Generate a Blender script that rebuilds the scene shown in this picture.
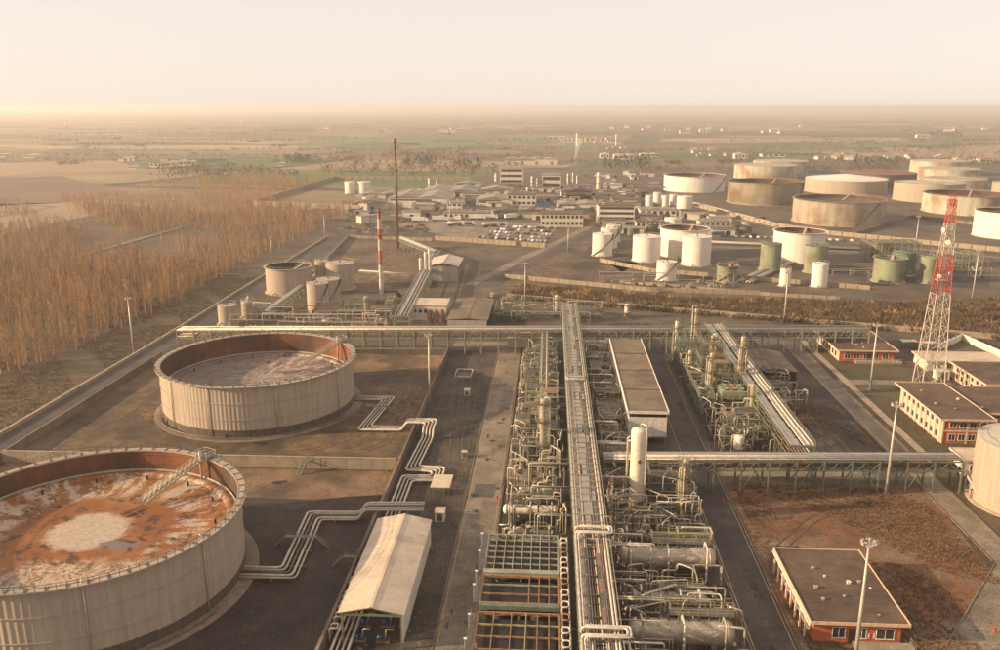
import bpy, bmesh, math, random
import numpy as np
from mathutils import Vector, Matrix

for o in list(bpy.data.objects):
    bpy.data.objects.remove(o, do_unlink=True)
scene = bpy.context.scene
COL = scene.collection
R = math.radians
random.seed(7)

# ------------------------------------------------------------------ camera
FPX, CAMH, HOR, VPX = 846.0, 85.0, 107.0, 552.0       # focal length in photo pixels, height, horizon row, plant-north column
PITCH = math.atan((325 - HOR) / FPX)
YAW = math.atan((VPX - 500) / (FPX / math.cos(PITCH)))
cam_d = bpy.data.cameras.new('camera')
cam = bpy.data.objects.new('camera', cam_d)
COL.objects.link(cam)
cam.location = (0, 0, CAMH)
cam.rotation_euler = (math.pi / 2 - PITCH, 0, YAW)
cam_d.sensor_width = 36.0
cam_d.lens = FPX * 36.0 / 1000.0
cam_d.clip_start = 0.5
cam_d.clip_end = 120000
scene.camera = cam

# ------------------------------------------------------------------ light
SUN_EL, SUN_AZ = 17.0, 258.0        # sun low in the west (plant west = -X), azimuth clockwise from +Y
world = bpy.data.worlds.new('World')
scene.world = world
world.use_nodes = True
wn = world.node_tree
bg = wn.nodes['Background']
sky = wn.nodes.new('ShaderNodeTexSky')
sky.sky_type = 'NISHITA'
sky.sun_disc = False
sky.sun_elevation = R(SUN_EL)
sky.sun_rotation = R(SUN_AZ)
sky.altitude = 300
sky.air_density = 0.8
sky.dust_density = 1.2
sky.ozone_density = 0.6
tint = wn.nodes.new('ShaderNodeMix')          # milky winter air: the clear sky is veiled evenly by high thin haze
tint.data_type = 'RGBA'
tint.inputs[0].default_value = 0.86
tint.inputs[7].default_value = (4.5, 3.84, 3.36, 1)
wn.links.new(sky.outputs[0], tint.inputs[6])
wn.links.new(tint.outputs[2], bg.inputs[0])
bg.inputs[1].default_value = 0.12
sun_d = bpy.data.lights.new('sun', 'SUN')
sun_d.energy = 5.0
sun_d.angle = R(0.6)
sun_d.color = (1.0, 0.74, 0.45)
sun = bpy.data.objects.new('sun', sun_d)
COL.objects.link(sun)
_sd = Vector((math.sin(R(SUN_AZ)) * math.cos(R(SUN_EL)), math.cos(R(SUN_AZ)) * math.cos(R(SUN_EL)), math.sin(R(SUN_EL))))
sun.rotation_euler = (-_sd).to_track_quat('-Z', 'Y').to_euler()
sun.location = (-300, -50, 200)
vs = scene.view_settings
vs.view_transform = 'Standard'
vs.look = 'None'
vs.gamma = 1.0
vs.exposure = 0.86
HAZE_DENSITY = 1.75e-4
scene.render.resolution_x = 1024
scene.render.resolution_y = 666
scene.cycles.volume_bounces = 1
scene.cycles.max_bounces = 6

# ------------------------------------------------------------------ surveying: photo point + height -> metres
_cy, _sy, _cp, _sp = math.cos(YAW), math.sin(YAW), math.cos(PITCH), math.sin(PITCH)
_F = Vector((-_sy * _cp, _cy * _cp, -_sp)); _R = Vector((_cy, _sy, 0)); _U = Vector((-_sy * _sp, _cy * _sp, _cp))
def at(px, py, z=0.0):
    d = _F + _R * ((px - 500) / FPX) + _U * ((325 - py) / FPX)
    t = (z - CAMH) / d.z
    return Vector((d.x * t, d.y * t, z))
def rise(px, py, ty):
    """height of an upright thing whose foot is seen at (px, py) and whose top is at row ty"""
    b = at(px, py); lo, hi = 0.0, 300.0
    for _ in range(40):
        m = (lo + hi) / 2
        q = Vector((b.x, b.y, m - CAMH))
        y = 325 - FPX * q.dot(_U) / q.dot(_F)
        if y > ty: lo = m
        else: hi = m
    return lo

# ------------------------------------------------------------------ materials
def _lin(c): return tuple(c) + (1.0,)
def pm(name, c1, c2=None, c3=None, rough=0.85, metal=0.0, s=0.4, big=0.04, streak=False, bump=0.0, lo=.36, hi=.64, fine=0.12):
    """procedural material: two scales of noise between c1, c2 and c3, optional vertical weather streaks, fine grain"""
    m = bpy.data.materials.new(name); m.use_nodes = True
    t = m.node_tree; N = t.nodes.new; L = t.links.new
    b = t.nodes['Principled BSDF']
    b.inputs['Roughness'].default_value = rough
    b.inputs['Metallic'].default_value = metal
    c2 = c2 or tuple(x * .72 for x in c1)
    geo = N('ShaderNodeNewGeometry')
    mp = N('ShaderNodeMapping')
    mp.inputs['Scale'].default_value = (s, s, s * (.07 if streak else 1))
    L(geo.outputs['Position'], mp.inputs['Vector'])
    n1 = N('ShaderNodeTexNoise'); n1.inputs['Scale'].default_value = 1.0; n1.inputs['Detail'].default_value = 6; n1.inputs['Roughness'].default_value = .62
    L(mp.outputs[0], n1.inputs['Vector'])
    r1 = N('ShaderNodeMapRange'); r1.inputs[1].default_value = lo; r1.inputs[2].default_value = hi
    L(n1.outputs[0], r1.inputs[0])
    mx = N('ShaderNodeMix'); mx.data_type = 'RGBA'
    mx.inputs[6].default_value = _lin(c1); mx.inputs[7].default_value = _lin(c2)
    L(r1.outputs[0], mx.inputs[0])
    col = mx.outputs[2]
    if c3:
        n2 = N('ShaderNodeTexNoise'); n2.inputs['Scale'].default_value = big; n2.inputs['Detail'].default_value = 7; n2.inputs['Roughness'].default_value = .6
        L(geo.outputs['Position'], n2.inputs['Vector'])
        r2 = N('ShaderNodeMapRange'); r2.inputs[1].default_value = .46; r2.inputs[2].default_value = .62
        L(n2.outputs[0], r2.inputs[0])
        m2 = N('ShaderNodeMix'); m2.data_type = 'RGBA'
        L(r2.outputs[0], m2.inputs[0]); L(col, m2.inputs[6]); m2.inputs[7].default_value = _lin(c3)
        col = m2.outputs[2]
    if fine:
        n3 = N('ShaderNodeTexNoise'); n3.inputs['Scale'].default_value = 2.3; n3.inputs['Detail'].default_value = 4
        L(geo.outputs['Position'], n3.inputs['Vector'])
        r3 = N('ShaderNodeMapRange'); r3.inputs[1].default_value = .3; r3.inputs[2].default_value = .7
        r3.inputs[3].default_value = 1 - 2 * fine; r3.inputs[4].default_value = 1 + fine
        L(n3.outputs[0], r3.inputs[0])
        hv = N('ShaderNodeVectorMath'); hv.operation = 'SCALE'
        L(col, hv.inputs[0]); L(r3.outputs[0], hv.inputs[3])
        col = hv.outputs[0]
    L(col, b.inputs['Base Color'])
    if bump:
        bp = N('ShaderNodeBump'); bp.inputs['Strength'].default_value = .6; bp.inputs['Distance'].default_value = bump
        L(n1.outputs[0], bp.inputs['Height']); L(bp.outputs[0], b.inputs['Normal'])
    return m

M = dict(
    concrete=pm('concrete', (0.2295, 0.164, 0.117), (0.1487, 0.104, 0.07644), (0.1105, 0.0744, 0.0546), s=.5, streak=True),
    pale_concrete=pm('pale_concrete', (0.342, 0.2684, 0.1935), (0.252, 0.1936, 0.1376), s=.4),
    asphalt=pm('asphalt', (.062, .050, .044), (.038, .031, .028), (.09, .072, .058), s=.35, big=.06, fine=.2),
    road_concrete=pm('road_concrete', (.25, .20, .142), (.185, .148, .106), (.13, .104, .077), s=.3, big=.09, fine=.22),
    oily_earth=pm('oily_earth', (.185, .115, .055), (.085, .050, .027), (.028, .0185, .014), s=.22, big=.03, bump=.25, fine=.28),
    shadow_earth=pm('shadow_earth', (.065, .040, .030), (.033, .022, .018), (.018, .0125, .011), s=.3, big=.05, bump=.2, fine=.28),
    shrub_twig=pm('shrub_twig', (.15, .098, .05), (.092, .06, .033), s=.15),
    roof_dull=pm('roof_dull', (.30, .255, .20), (.22, .185, .145), (.17, .14, .11), s=.3, big=.05),
    far_twig=pm('far_twig', (.115, .08, .045), (.075, .053, .03), s=.03),
    stack_red=pm('stack_red', (.42, .115, .055), (.33, .095, .05), rough=.7, s=.4),
    salmon=pm('salmon', (.52, .30, .21), (.43, .25, .18), s=.5, streak=True),
    wall_beige=pm('wall_beige', (.62, .545, .43), (.53, .46, .36), s=.3, streak=True),
    flare_rust=pm('flare_rust', (.24, .105, .06), (.17, .075, .045), s=.4),
    rubble=pm('rubble', (.20, .155, .11), (.09, .068, .05), s=.8),
    dark_yard=pm('dark_yard', (.050, .038, .030), (.022, .0175, .015), (.095, .070, .048), s=.45, big=.07, bump=.15, lo=.4, hi=.6, fine=.3),
    weed_earth=pm('weed_earth', (.20, .082, .030), (.095, .047, .024), (.21, .145, .088), s=.25, big=.06, bump=.2, fine=.28),
    lawn=pm('lawn', (.072, .056, .024), (.042, .037, .016), (.10, .074, .037), s=.3, big=.05, bump=.1, fine=.26),
    verge=pm('verge', (.135, .085, .042), (.08, .053, .027), (.055, .042, .021), s=.12, big=.03, bump=.2, fine=.26),
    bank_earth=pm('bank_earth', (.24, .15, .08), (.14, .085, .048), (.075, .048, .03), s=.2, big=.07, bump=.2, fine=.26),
    forest_floor=pm('forest_floor', (.16, .085, .036), (.09, .052, .024), (.06, .045, .02), s=.15, big=.02, bump=.3, fine=.26),
    waste_ground=pm('waste_ground', (0.1403, 0.1013, 0.05904), (0.0748, 0.05312, 0.03116), (0.0527, 0.03818, 0.0246), s=.12, big=.02, bump=.2, fine=.26),
    gravel=pm('gravel', (.215, .16, .11), (.15, .112, .08), s=.3, fine=.26),
    line_paint=pm('line_paint', (.42, .30, .12), (.26, .20, .11), s=1.2),
    tank_cream=pm('tank_cream', (.40, .325, .25), (.29, .225, .17), s=1.1, streak=True, lo=.3, hi=.75, fine=.05),
    tank_white=pm('tank_white', (0.7245, 0.6701, 0.5806), (0.6316, 0.5692, 0.4808), s=.5, streak=True),
    tank_dirty=pm('tank_dirty', (0.4688, 0.4489, 0.367), (0.3591, 0.3148, 0.2318), (0.2693, 0.1749, 0.103), s=.35, big=.05, streak=True),
    tank_rusty=pm('tank_rusty', (0.352, 0.3162, 0.2475), (0.2992, 0.2295, 0.1595), (0.176, 0.0867, 0.0462), s=.3, big=.035, streak=True),
    tank_ochre=pm('tank_ochre', (0.2821, 0.2497, 0.1771), (0.2308, 0.1925, 0.1328), (0.1453, 0.08843, 0.0506), s=.3, big=.035, streak=True),
    tank_green=pm('tank_green', (.255, .275, .18), (.195, .215, .14), (.17, .15, .09), s=.4, big=.12, streak=True),
    tank_darkgreen=pm('tank_darkgreen', (.105, .145, .085), (.075, .10, .06), s=.4, streak=True),
    red_roof=pm('red_roof', (.20, .075, .045), (.15, .06, .042), s=.2),
    dark_band=pm('dark_band', (0.112, 0.0756, 0.0612), (0.072, 0.04896, 0.04176), s=.9, streak=True),
    rust=pm('rust', (.21, .068, .022), (.115, .04, .017), (.055, .026, .017), s=.35, big=.06, streak=True),
    rust_dark=pm('rust_dark', (.085, .042, .024), (.05, .027, .018), (.11, .05, .024), s=.5, big=.1),
    rust_steel=pm('rust_steel', (.33, .17, .085), (.22, .11, .06), s=1.2),
    alu=pm('alu', (.55, .49, .41), (.43, .375, .31), rough=.42, metal=.45, s=.7),
    pale_pipe=pm('pale_pipe', (.50, .43, .34), (.37, .31, .24), rough=.5, metal=.2, s=.6),
    grey_pipe=pm('grey_pipe', (0.16, 0.136, 0.112), (0.112, 0.0944, 0.0784), rough=.5, metal=.35, s=.7),
    white_pipe=pm('white_pipe', (.56, .50, .42), (.43, .37, .30), rough=.5, s=.8),
    rust_pipe=pm('rust_pipe', (.27, .155, .085), (.19, .11, .07), s=.9),
    green_steel=pm('green_steel', (.135, .175, .125), (.095, .118, .085), (.15, .12, .075), rough=.6, s=.7, big=.15),
    pale_green=pm('pale_green', (.30, .325, .245), (.235, .245, .18), (.25, .20, .13), rough=.6, s=.7, big=.2),
    yellow_rail=pm('yellow_rail', (.36, .31, .12), (.25, .21, .09), rough=.6, s=1.),
    deck=pm('deck', (0.111, 0.0978, 0.0828), (0.072, 0.063, 0.054), rough=.6, s=.6),
    tray=pm('tray', (.36, .325, .28), (.27, .24, .205), rough=.5, metal=.2, s=.4),
    vessel=pm('vessel', (.44, .37, .29), (.32, .26, .20), rough=.42, metal=.3, s=.5),
    column_cream=pm('column_cream', (.70, .61, .48), (.60, .51, .40), rough=.5, s=.5, streak=True),
    roof_sheet=pm('roof_sheet', (.56, .455, .335), (.49, .39, .285), (.41, .32, .23), rough=.6, s=.6, big=.16, fine=.06),
    roof_brown=pm('roof_brown', (.205, .152, .095), (.155, .112, .072), (.115, .082, .054), s=.5, big=.12),
    roof_felt=pm('roof_felt', (0.1387, 0.08624, 0.05166), (0.0976, 0.06136, 0.03842), (0.06682, 0.04312, 0.02848), s=.35, big=.12),
    wall_white=pm('wall_white', (.66, .60, .51), (.56, .50, .42), s=.4, streak=True),
    wall_cream=pm('wall_cream', (.60, .425, .285), (.52, .36, .24), s=.4, streak=True),
    wall_red=pm('wall_red', (.47, .125, .05), (.38, .10, .042), s=.5, fine=.08),
    wall_grey=pm('wall_grey', (.36, .33, .29), (.28, .255, .22), s=.4, streak=True),
    glass=pm('glass', (.028, .028, .032), (.045, .042, .042), rough=.12, s=.6, fine=0),
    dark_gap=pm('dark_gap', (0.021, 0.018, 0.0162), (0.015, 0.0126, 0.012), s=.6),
    mast_red=pm('mast_red', (.50, .055, .03), (.38, .05, .03), rough=.6, s=.5),
    mast_white=pm('mast_white', (.50, .43, .355), (.40, .34, .28), rough=.6, s=.5),
    lamp_pole=pm('lamp_pole', (.56, .50, .42), (.44, .39, .33), rough=.5, metal=.3, s=.4),
    blue=pm('blue', (.035, .09, .21), (.03, .06, .13), rough=.5, s=1.),
    orange=pm('orange', (.52, .16, .03), (.40, .13, .04), rough=.6, s=1.),
    red=pm('red', (.50, .04, .02), (.40, .035, .02), rough=.5, s=1.),
    bark=pm('bark', (.44, .30, .175), (.31, .20, .115), s=.6),
    twig=pm('twig', (.48, .29, .138), (.34, .20, .094), s=.08),
    twig_dark=pm('twig_dark', (.30, .175, .088), (.20, .115, .06), s=.08),
    twig_gold=pm('twig_gold', (.46, .27, .09), (.36, .20, .075), s=.3),
    needle=pm('needle', (.05, .065, .035), (.035, .045, .025), s=.3),
    weed=pm('weed', (0.21, 0.09656, 0.03645), (0.147, 0.0736, 0.0324), s=.4),
    weed_pale=pm('weed_pale', (.19, .135, .068), (.13, .092, .047), s=.4),
    tile_roof=pm('tile_roof', (.36, .165, .10), (.28, .14, .09), s=.5),
    car_dark=pm('car_dark', (.06, .06, .065), rough=.3, s=1.),
    car_white=pm('car_white', (.75, .72, .67), rough=.35, s=1.),
    car_red=pm('car_red', (.35, .045, .03), rough=.35, s=1.),
    car_silver=pm('car_silver', (.42, .41, .40), rough=.3, metal=.4, s=1.),
)

# ------------------------------------------------------------------ mesh and object helpers
class MB:
    def __init__(s): s.v = []; s.f = []; s.sm = []
    def _add(s, vs, fs, smooth=False):
        k = len(s.v); s.v += [tuple(p) for p in vs]
        for f in fs: s.f.append([i + k for i in f]); s.sm.append(smooth)
        return s
    def box(s, x0, x1, y0, y1, z0, z1):
        return s._add([(x0,y0,z0),(x1,y0,z0),(x1,y1,z0),(x0,y1,z0),(x0,y0,z1),(x1,y0,z1),(x1,y1,z1),(x0,y1,z1)],
                      [(0,3,2,1),(4,5,6,7),(0,1,5,4),(1,2,6,5),(2,3,7,6),(3,0,4,7)])
    def bar(s, p, q, w, h=None):
        p = Vector(p); q = Vector(q); h = h or w
        d = (q - p).normalized()
        a = d.cross(Vector((0,0,1)))
        if a.length < 1e-4: a = Vector((1,0,0))
        a.normalize(); b = a.cross(d).normalized()
        c = [(-1,-1),(1,-1),(1,1),(-1,1)]
        vs = [p + a*(i*w/2) + b*(j*h/2) for i,j in c] + [q + a*(i*w/2) + b*(j*h/2) for i,j in c]
        return s._add(vs, [(3,2,1,0),(4,5,6,7),(0,1,5,4),(1,2,6,5),(2,3,7,6),(3,0,4,7)])
    def tube(s, pts, r, n=6, cap=True):
        pts = [Vector(p) for p in pts]; rs = r if isinstance(r, (list, tuple)) else [r]*len(pts)
        vs = []; up = None
        for i, p in enumerate(pts):
            if i == 0: d = pts[1]-p
            elif i == len(pts)-1: d = p-pts[i-1]
            else: d = (pts[i+1]-p).normalized() + (p-pts[i-1]).normalized()
            d.normalize()
            if up is None:
                up = Vector((0,0,1)) if abs(d.z) < .9 else Vector((1,0,0))
            a = d.cross(up)
            if a.length < 1e-3: up = Vector((.3,.9,.1)); a = d.cross(up)
            a.normalize(); b = a.cross(d).normalized(); up = b
            for k in range(n):
                t = 2*math.pi*k/n
                vs.append(p + a*(math.cos(t)*rs[i]) + b*(math.sin(t)*rs[i]))
        fs = []
        for i in range(len(pts)-1):
            for k in range(n):
                fs.append((i*n+k, (i+1)*n+k, (i+1)*n+(k+1)%n, i*n+(k+1)%n))
        s._add(vs, fs, True)
        if cap:
            m = len(s.v)-len(vs)
            s.f.append([m+k for k in range(n)]); s.sm.append(False)
            e = m+(len(pts)-1)*n
            s.f.append([e+k for k in reversed(range(n))]); s.sm.append(False)
        return s
    def lathe(s, prof, n=24, cx=0, cy=0, smooth=True, close=False):
        vs = []; fs = []
        for r, z in prof:
            for k in range(n):
                t = 2*math.pi*k/n
                vs.append((cx+r*math.cos(t), cy+r*math.sin(t), z))
        m = len(prof)
        for i in range(m-1 if not close else m):
            j = (i+1) % m
            for k in range(n):
                fs.append((i*n+k, i*n+(k+1)%n, j*n+(k+1)%n, j*n+k))
        return s._add(vs, fs, smooth)
    def poly(s, pts, z=None):
        s.v += [tuple(p) if z is None else (p[0], p[1], z) for p in pts]
        k = len(s.v)-len(pts); s.f.append([k+i for i in range(len(pts))]); s.sm.append(False)
        return s
    def slab(s, pts, z0, z1):
        n = len(pts)
        return s._add([(p[0],p[1],z0) for p in pts]+[(p[0],p[1],z1) for p in pts],
                      [tuple(reversed(range(n))), tuple(range(n,2*n))]+[(i,(i+1)%n,n+(i+1)%n,n+i) for i in range(n)])
    def mesh(s, name, mat):
        me = bpy.data.meshes.new(name)
        me.from_pydata(s.v, [], s.f)
        if any(s.sm): me.polygons.foreach_set('use_smooth', s.sm)
        me.materials.append(M[mat] if isinstance(mat, str) else mat)
        me.update()
        return me
    def build(s, name, mat, parent=None, loc=None):
        """vertices are in metres on site; the object's origin is put at loc (or at its parent's)"""
        w = worg(parent) if parent else Vector((0,0,0))
        if loc is not None: l = Vector(loc)
        else: l = w
        if l.length: s.v = [(a-l.x, b-l.y, c-l.z) for a,b,c in s.v]
        o = bpy.data.objects.new(name, s.mesh(name, mat)); COL.objects.link(o)
        if parent: o.parent = parent
        o.location = l - w
        return o

def worg(o):
    w = Vector((0,0,0))
    while o: w += o.location; o = o.parent
    return w
def tag(o, label=None, cat=None, group=None, kind=None):
    if label: o['label'] = label
    if cat: o['category'] = cat
    if group: o['group'] = group
    if kind: o['kind'] = kind
    return o
def thing(name, label, cat, loc=(0,0,0), group=None):
    o = bpy.data.objects.new(name, None); COL.objects.link(o); o.location = loc
    o.empty_display_size = .5
    return tag(o, label, cat, group)
_unit = {}
def unit(kind, mat):
    k = (kind, mat)
    if k not in _unit:
        b = MB()
        if kind == 'box': b.box(-.5,.5,-.5,.5,-.5,.5)
        elif kind == 'post': b.lathe([(.5,0),(.5,1)], 8)._add([(0,0,1)], []); b.f.append([8+i for i in range(8)]); b.sm.append(False)
        elif kind == 'rod': b.tube([(0,0,-.5),(0,0,.5)], .5, 6)
        _unit[k] = b.mesh(kind, mat)
    return _unit[k]
def box(name, mat, parent, c, size, rz=0.0):
    o = bpy.data.objects.new(name, unit('box', mat)); COL.objects.link(o)
    o.parent = parent; o.location = Vector(c) - (worg(parent) if parent else Vector())
    o.scale = size; o.rotation_euler = (0,0,rz)
    return o
def bx(name, mat, parent, x0, x1, y0, y1, z0, z1):
    return box(name, mat, parent, ((x0+x1)/2, (y0+y1)/2, (z0+z1)/2), (x1-x0, y1-y0, z1-z0))
def bar(name, mat, parent, p, q, w, h=None, kind='box'):
    p = Vector(p); q = Vector(q); d = q-p
    o = bpy.data.objects.new(name, unit(kind, mat)); COL.objects.link(o)
    o.parent = parent
    if kind == 'post': o.location = p
    else: o.location = (p+q)/2
    o.location -= worg(parent) if parent else Vector()
    if abs(d.x) < 1e-6 and abs(d.y) < 1e-6: o.scale = (w, h or w, d.length)
    else:
        o.rotation_euler = d.to_track_quat('Z', 'Y').to_euler(); o.scale = (w, h or w, d.length)
    return o
def copy_tree(o, parent=None):
    c = o.copy(); COL.objects.link(c); c.parent = parent
    for ch in o.children: copy_tree(ch, c)
    return c
def fillet(pts, r, k=2):
    pts = [Vector(p) for p in pts]; out = [pts[0]]
    for i in range(1, len(pts)-1):
        a, b, c = pts[i-1], pts[i], pts[i+1]
        u = (a-b); v = (c-b); t = min(r, u.length*.45, v.length*.45)
        p0 = b+u.normalized()*t; p1 = b+v.normalized()*t
        for j in range(k+1):
            s = j/k; out.append(p0*(1-s)**2 + b*(2*s*(1-s)) + p1*s*s)
    out.append(pts[-1]); return out
def offset_path(pts, d):
    """parallel path at sideways distance d (2-D mitre), z kept"""
    P = [Vector(p) for p in pts]; out = []
    for i, p in enumerate(P):
        n = Vector((0,0,0)); ns = []
        for a, b in ((i-1,i),(i,i+1)):
            if a >= 0 and b < len(P):
                t = P[b]-P[a]; t.z = 0
                if t.length > 1e-6: t.normalize(); ns.append(Vector((t.y,-t.x,0)))
        if len(ns) == 2:
            n = (ns[0]+ns[1]); 
            if n.length < 1e-4: n = ns[0]
            n.normalize(); n = n/max(.4, n.dot(ns[0]))
        elif ns: n = ns[0]
        out.append(p+n*d)
    return out
def pipe(name, mat, parent, pts, r, n=6, fr=None):
    return MB().tube(fillet(pts, fr or max(.4, r*2.5)), r, n).build(name, mat, parent)
def sheet(name, pts, z, mat, label=None):
    o = MB().poly(pts, z).build(name, mat)
    o['kind'] = 'structure'
    if label: o['label'] = label
    return o
def rect(x0, x1, y0, y1): return [(x0,y0),(x1,y0),(x1,y1),(x0,y1)]

# ================================================================== SETTING
def ground_material():
    m = bpy.data.materials.new('plain_fields'); m.use_nodes = True
    t = m.node_tree; N = t.nodes.new; L = t.links.new
    b = t.nodes['Principled BSDF']; b.inputs['Roughness'].default_value = .95
    geo = N('ShaderNodeNewGeometry')
    mp = N('ShaderNodeMapping'); mp.inputs['Rotation'].default_value = (0, 0, R(9)); mp.inputs['Scale'].default_value = (1/420, 1/230, 0)
    L(geo.outputs['Position'], mp.inputs['Vector'])
    nz = N('ShaderNodeTexNoise'); nz.inputs['Scale'].default_value = .0006; nz.inputs['Detail'].default_value = 2
    L(geo.outputs['Position'], nz.inputs['Vector'])
    ad = N('ShaderNodeVectorMath'); ad.operation = 'MULTIPLY_ADD'; ad.inputs[1].default_value = (1.6, 1.6, 0)
    L(nz.outputs['Color'], ad.inputs[0]); L(mp.outputs[0], ad.inputs[2])
    vo = N('ShaderNodeTexVoronoi'); vo.distance = 'CHEBYCHEV'; vo.inputs['Randomness'].default_value = .8; vo.inputs['Scale'].default_value = 1
    L(ad.outputs[0], vo.inputs['Vector'])
    sp = N('ShaderNodeSeparateColor'); L(vo.outputs['Color'], sp.inputs[0])
    cr = N('ShaderNodeValToRGB'); e = cr.color_ramp; e.interpolation = 'CONSTANT'
    cols = [(0,(.12,.08,.04)),(.16,(.17,.12,.062)),(.32,(.07,.078,.024)),(.46,(.22,.16,.085)),(.58,(.085,.058,.032)),(.7,(.062,.095,.022)),(.82,(.13,.105,.045)),(.93,(.29,.215,.12))]
    e.elements[0].position = 0; e.elements[0].color = cols[0][1]+(1,)
    e.elements[1].position = cols[1][0]; e.elements[1].color = cols[1][1]+(1,)
    for p, c in cols[2:]:
        q = e.elements.new(p); q.color = c+(1,)
    L(sp.outputs[0], cr.inputs[0])
    ve = N('ShaderNodeTexVoronoi'); ve.feature = 'DISTANCE_TO_EDGE'; ve.inputs['Randomness'].default_value = .8; ve.inputs['Scale'].default_value = 1
    L(ad.outputs[0], ve.inputs['Vector'])
    er = N('ShaderNodeMapRange'); er.inputs[1].default_value = .012; er.inputs[2].default_value = .03; er.inputs[3].default_value = 1; er.inputs[4].default_value = 0
    L(ve.outputs[0], er.inputs[0])
    mx = N('ShaderNodeMix'); mx.data_type = 'RGBA'; mx.inputs[7].default_value = (.055, .034, .018, 1)
    L(er.outputs[0], mx.inputs[0]); L(cr.outputs[0], mx.inputs[6])
    n2 = N('ShaderNodeTexNoise'); n2.inputs['Scale'].default_value = .012; n2.inputs['Detail'].default_value = 8; n2.inputs['Roughness'].default_value = .65
    L(geo.outputs['Position'], n2.inputs['Vector'])
    r2 = N('ShaderNodeMapRange'); r2.inputs[1].default_value = .3; r2.inputs[2].default_value = .7; r2.inputs[3].default_value = .65; r2.inputs[4].default_value = 1.3
    L(n2.outputs[0], r2.inputs[0])
    sc = N('ShaderNodeVectorMath'); sc.operation = 'SCALE'; L(mx.outputs[2], sc.inputs[0]); L(r2.outputs[0], sc.inputs[3])
    L(sc.outputs[0], b.inputs['Base Color'])
    return m
M['plain'] = ground_material()
M['green_field'] = pm('green_field', (.11, .14, .045), (.085, .115, .04), s=.01, lo=.4, hi=.6)
M['plough'] = pm('plough', (.15, .082, .055), (.115, .065, .048), (.18, .11, .07), s=.012, big=.004)
M['stubble'] = pm('stubble', (.30, .20, .115), (.24, .16, .095), s=.01)

g = MB().poly([(-30000,-3000),(30000,-3000),(30000,45000),(-30000,45000)], 0).build('ground', 'plain'); g['kind'] = 'structure'

def pxpoly(pts): return [at(*p)[:2] for p in pts]
# fields on the plain (quarter-metre steps so that far sheets stay apart)
for pts, mt in [
    ([(0,178),(60,176),(130,192),(60,203),(0,206)], 'plough'),
    ([(0,204),(55,203),(100,199),(150,205),(60,222),(0,236)], 'stubble'),
    ([(0,163),(110,160),(150,170),(0,176)], 'stubble'),
    ([(505,139),(560,138),(556,144),(500,145)], 'green_field'),
    ([(566,144),(598,143),(600,152),(560,153)], 'green_field'),
    ([(310,140),(385,137),(388,143),(300,147)], 'green_field'),
    ([(400,141),(470,139),(480,146),(402,149)], 'green_field'),
    ([(430,152),(520,150),(525,157),(440,159)], 'plough'),
    ([(640,163),(900,160),(905,164),(640,168)], 'plough'),
    ([(700,139),(900,137),(910,141),(690,144)], 'stubble'),
    ([(755,149),(830,147),(840,150),(750,153)], 'green_field'),
    ([(880,148),(1000,146),(1000,157),(905,159)], 'stubble'),
    ([(840,144),(985,141),(990,144),(850,148)], 'green_field'),
]:
    sheet('field', pxpoly(pts), .25, mt)
for a, b_, w in [((0,203),(55,207),4),((55,207),(0,217),4),((128,208),(252,214),5),((252,214),(345,219),6),((0,272),(240,275),4),((60,262),(205,221),5),((594,152),(597,139),7),((150,185),(160,178),5)]:
    p, q = at(*a), at(*b_); d = (q-p).normalized(); n = Vector((-d.y, d.x, 0))*w/2
    sheet('track', [(p+n)[:2], (q+n)[:2], (q-n)[:2], (p-n)[:2]], .42, 'gravel')

sheet('wood_floor', [(-700,150),(-172,150),(-172,700),(-700,700)], .02, 'forest_floor')
sheet('verge', rect(-173,-146,60,660), .04, 'verge')
sheet('site_ground', [(-146,20),(420,20),(700,1250),(-60,1250),(-150,660)], .03, 'waste_ground')
sheet('track', rect(-144.6,-135.6,40,560), .06, 'asphalt')
sheet('tank_yard', rect(-134,-35.5,187,282), .05, 'oily_earth')
sheet('tank_yard', rect(-134,-35.5,40,187), .05, 'shadow_earth')  # darker copy of the yard earth, the tank's shade put into its colour
sheet('sunlit_earth', [(-133,178),(-96,171),(-52,170.5),(-36.4,174),(-36.4,186.5),(-133,186)], .058, 'bank_earth')  # paler strip, sunlight beyond the tank's shadow put into the earth colour
sheet('yard', rect(-35,-17.9,40,292), .052, 'dark_yard')
sheet('yard', rect(-10.1,33.4,40,295), .054, 'dark_yard')
sheet('yard', rect(42,86,190,290), .05, 'dark_yard')
sheet('weedy_ground', [(41.6,100),(60,112),(84,146),(87,186),(41.6,186)], .05, 'weed_earth')
# roads
sheet('road', rect(-17.9,-10.1,40,304), .07, 'road_concrete')
sheet('road', [(-35,296),(-18.4,296),(-9.6,296),(-2,296),(-2,304),(-35,304)], .078, 'road_concrete')
sheet('road', rect(33.6,41,40,292), .072, 'asphalt')
sheet('road', [(-9.6,184),(2,181),(2,188),(-9.6,193)], .076, 'road_concrete')
sheet('road', [(86.4,150),(92,140),(92,306),(86.2,306)], .07, 'road_concrete')
sheet('road', [(40,92),(62,100),(78,122),(96,140),(93,152),(86.2,151),(66,125),(40,104)], .074, 'road_concrete')
sheet('road', rect(41,86.2,188.5,193.5), .069, 'road_concrete')
sheet('pavement', rect(94,96.2,196,312), .11, 'pale_concrete')
sheet('pavement', rect(92,128,260.5,265.5), .075, 'road_concrete')
sheet('lawn', rect(96.4,124,266,300), .055, 'lawn')
sheet('lawn', rect(92.2,93.8,193,300), .056, 'lawn')
sheet('lawn', rect(96.4,170,193,260), .055, 'lawn')
sheet('lawn', [(96.5,150),(110,150),(180,190),(180,193),(96.5,193)], .053, 'lawn')
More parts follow.
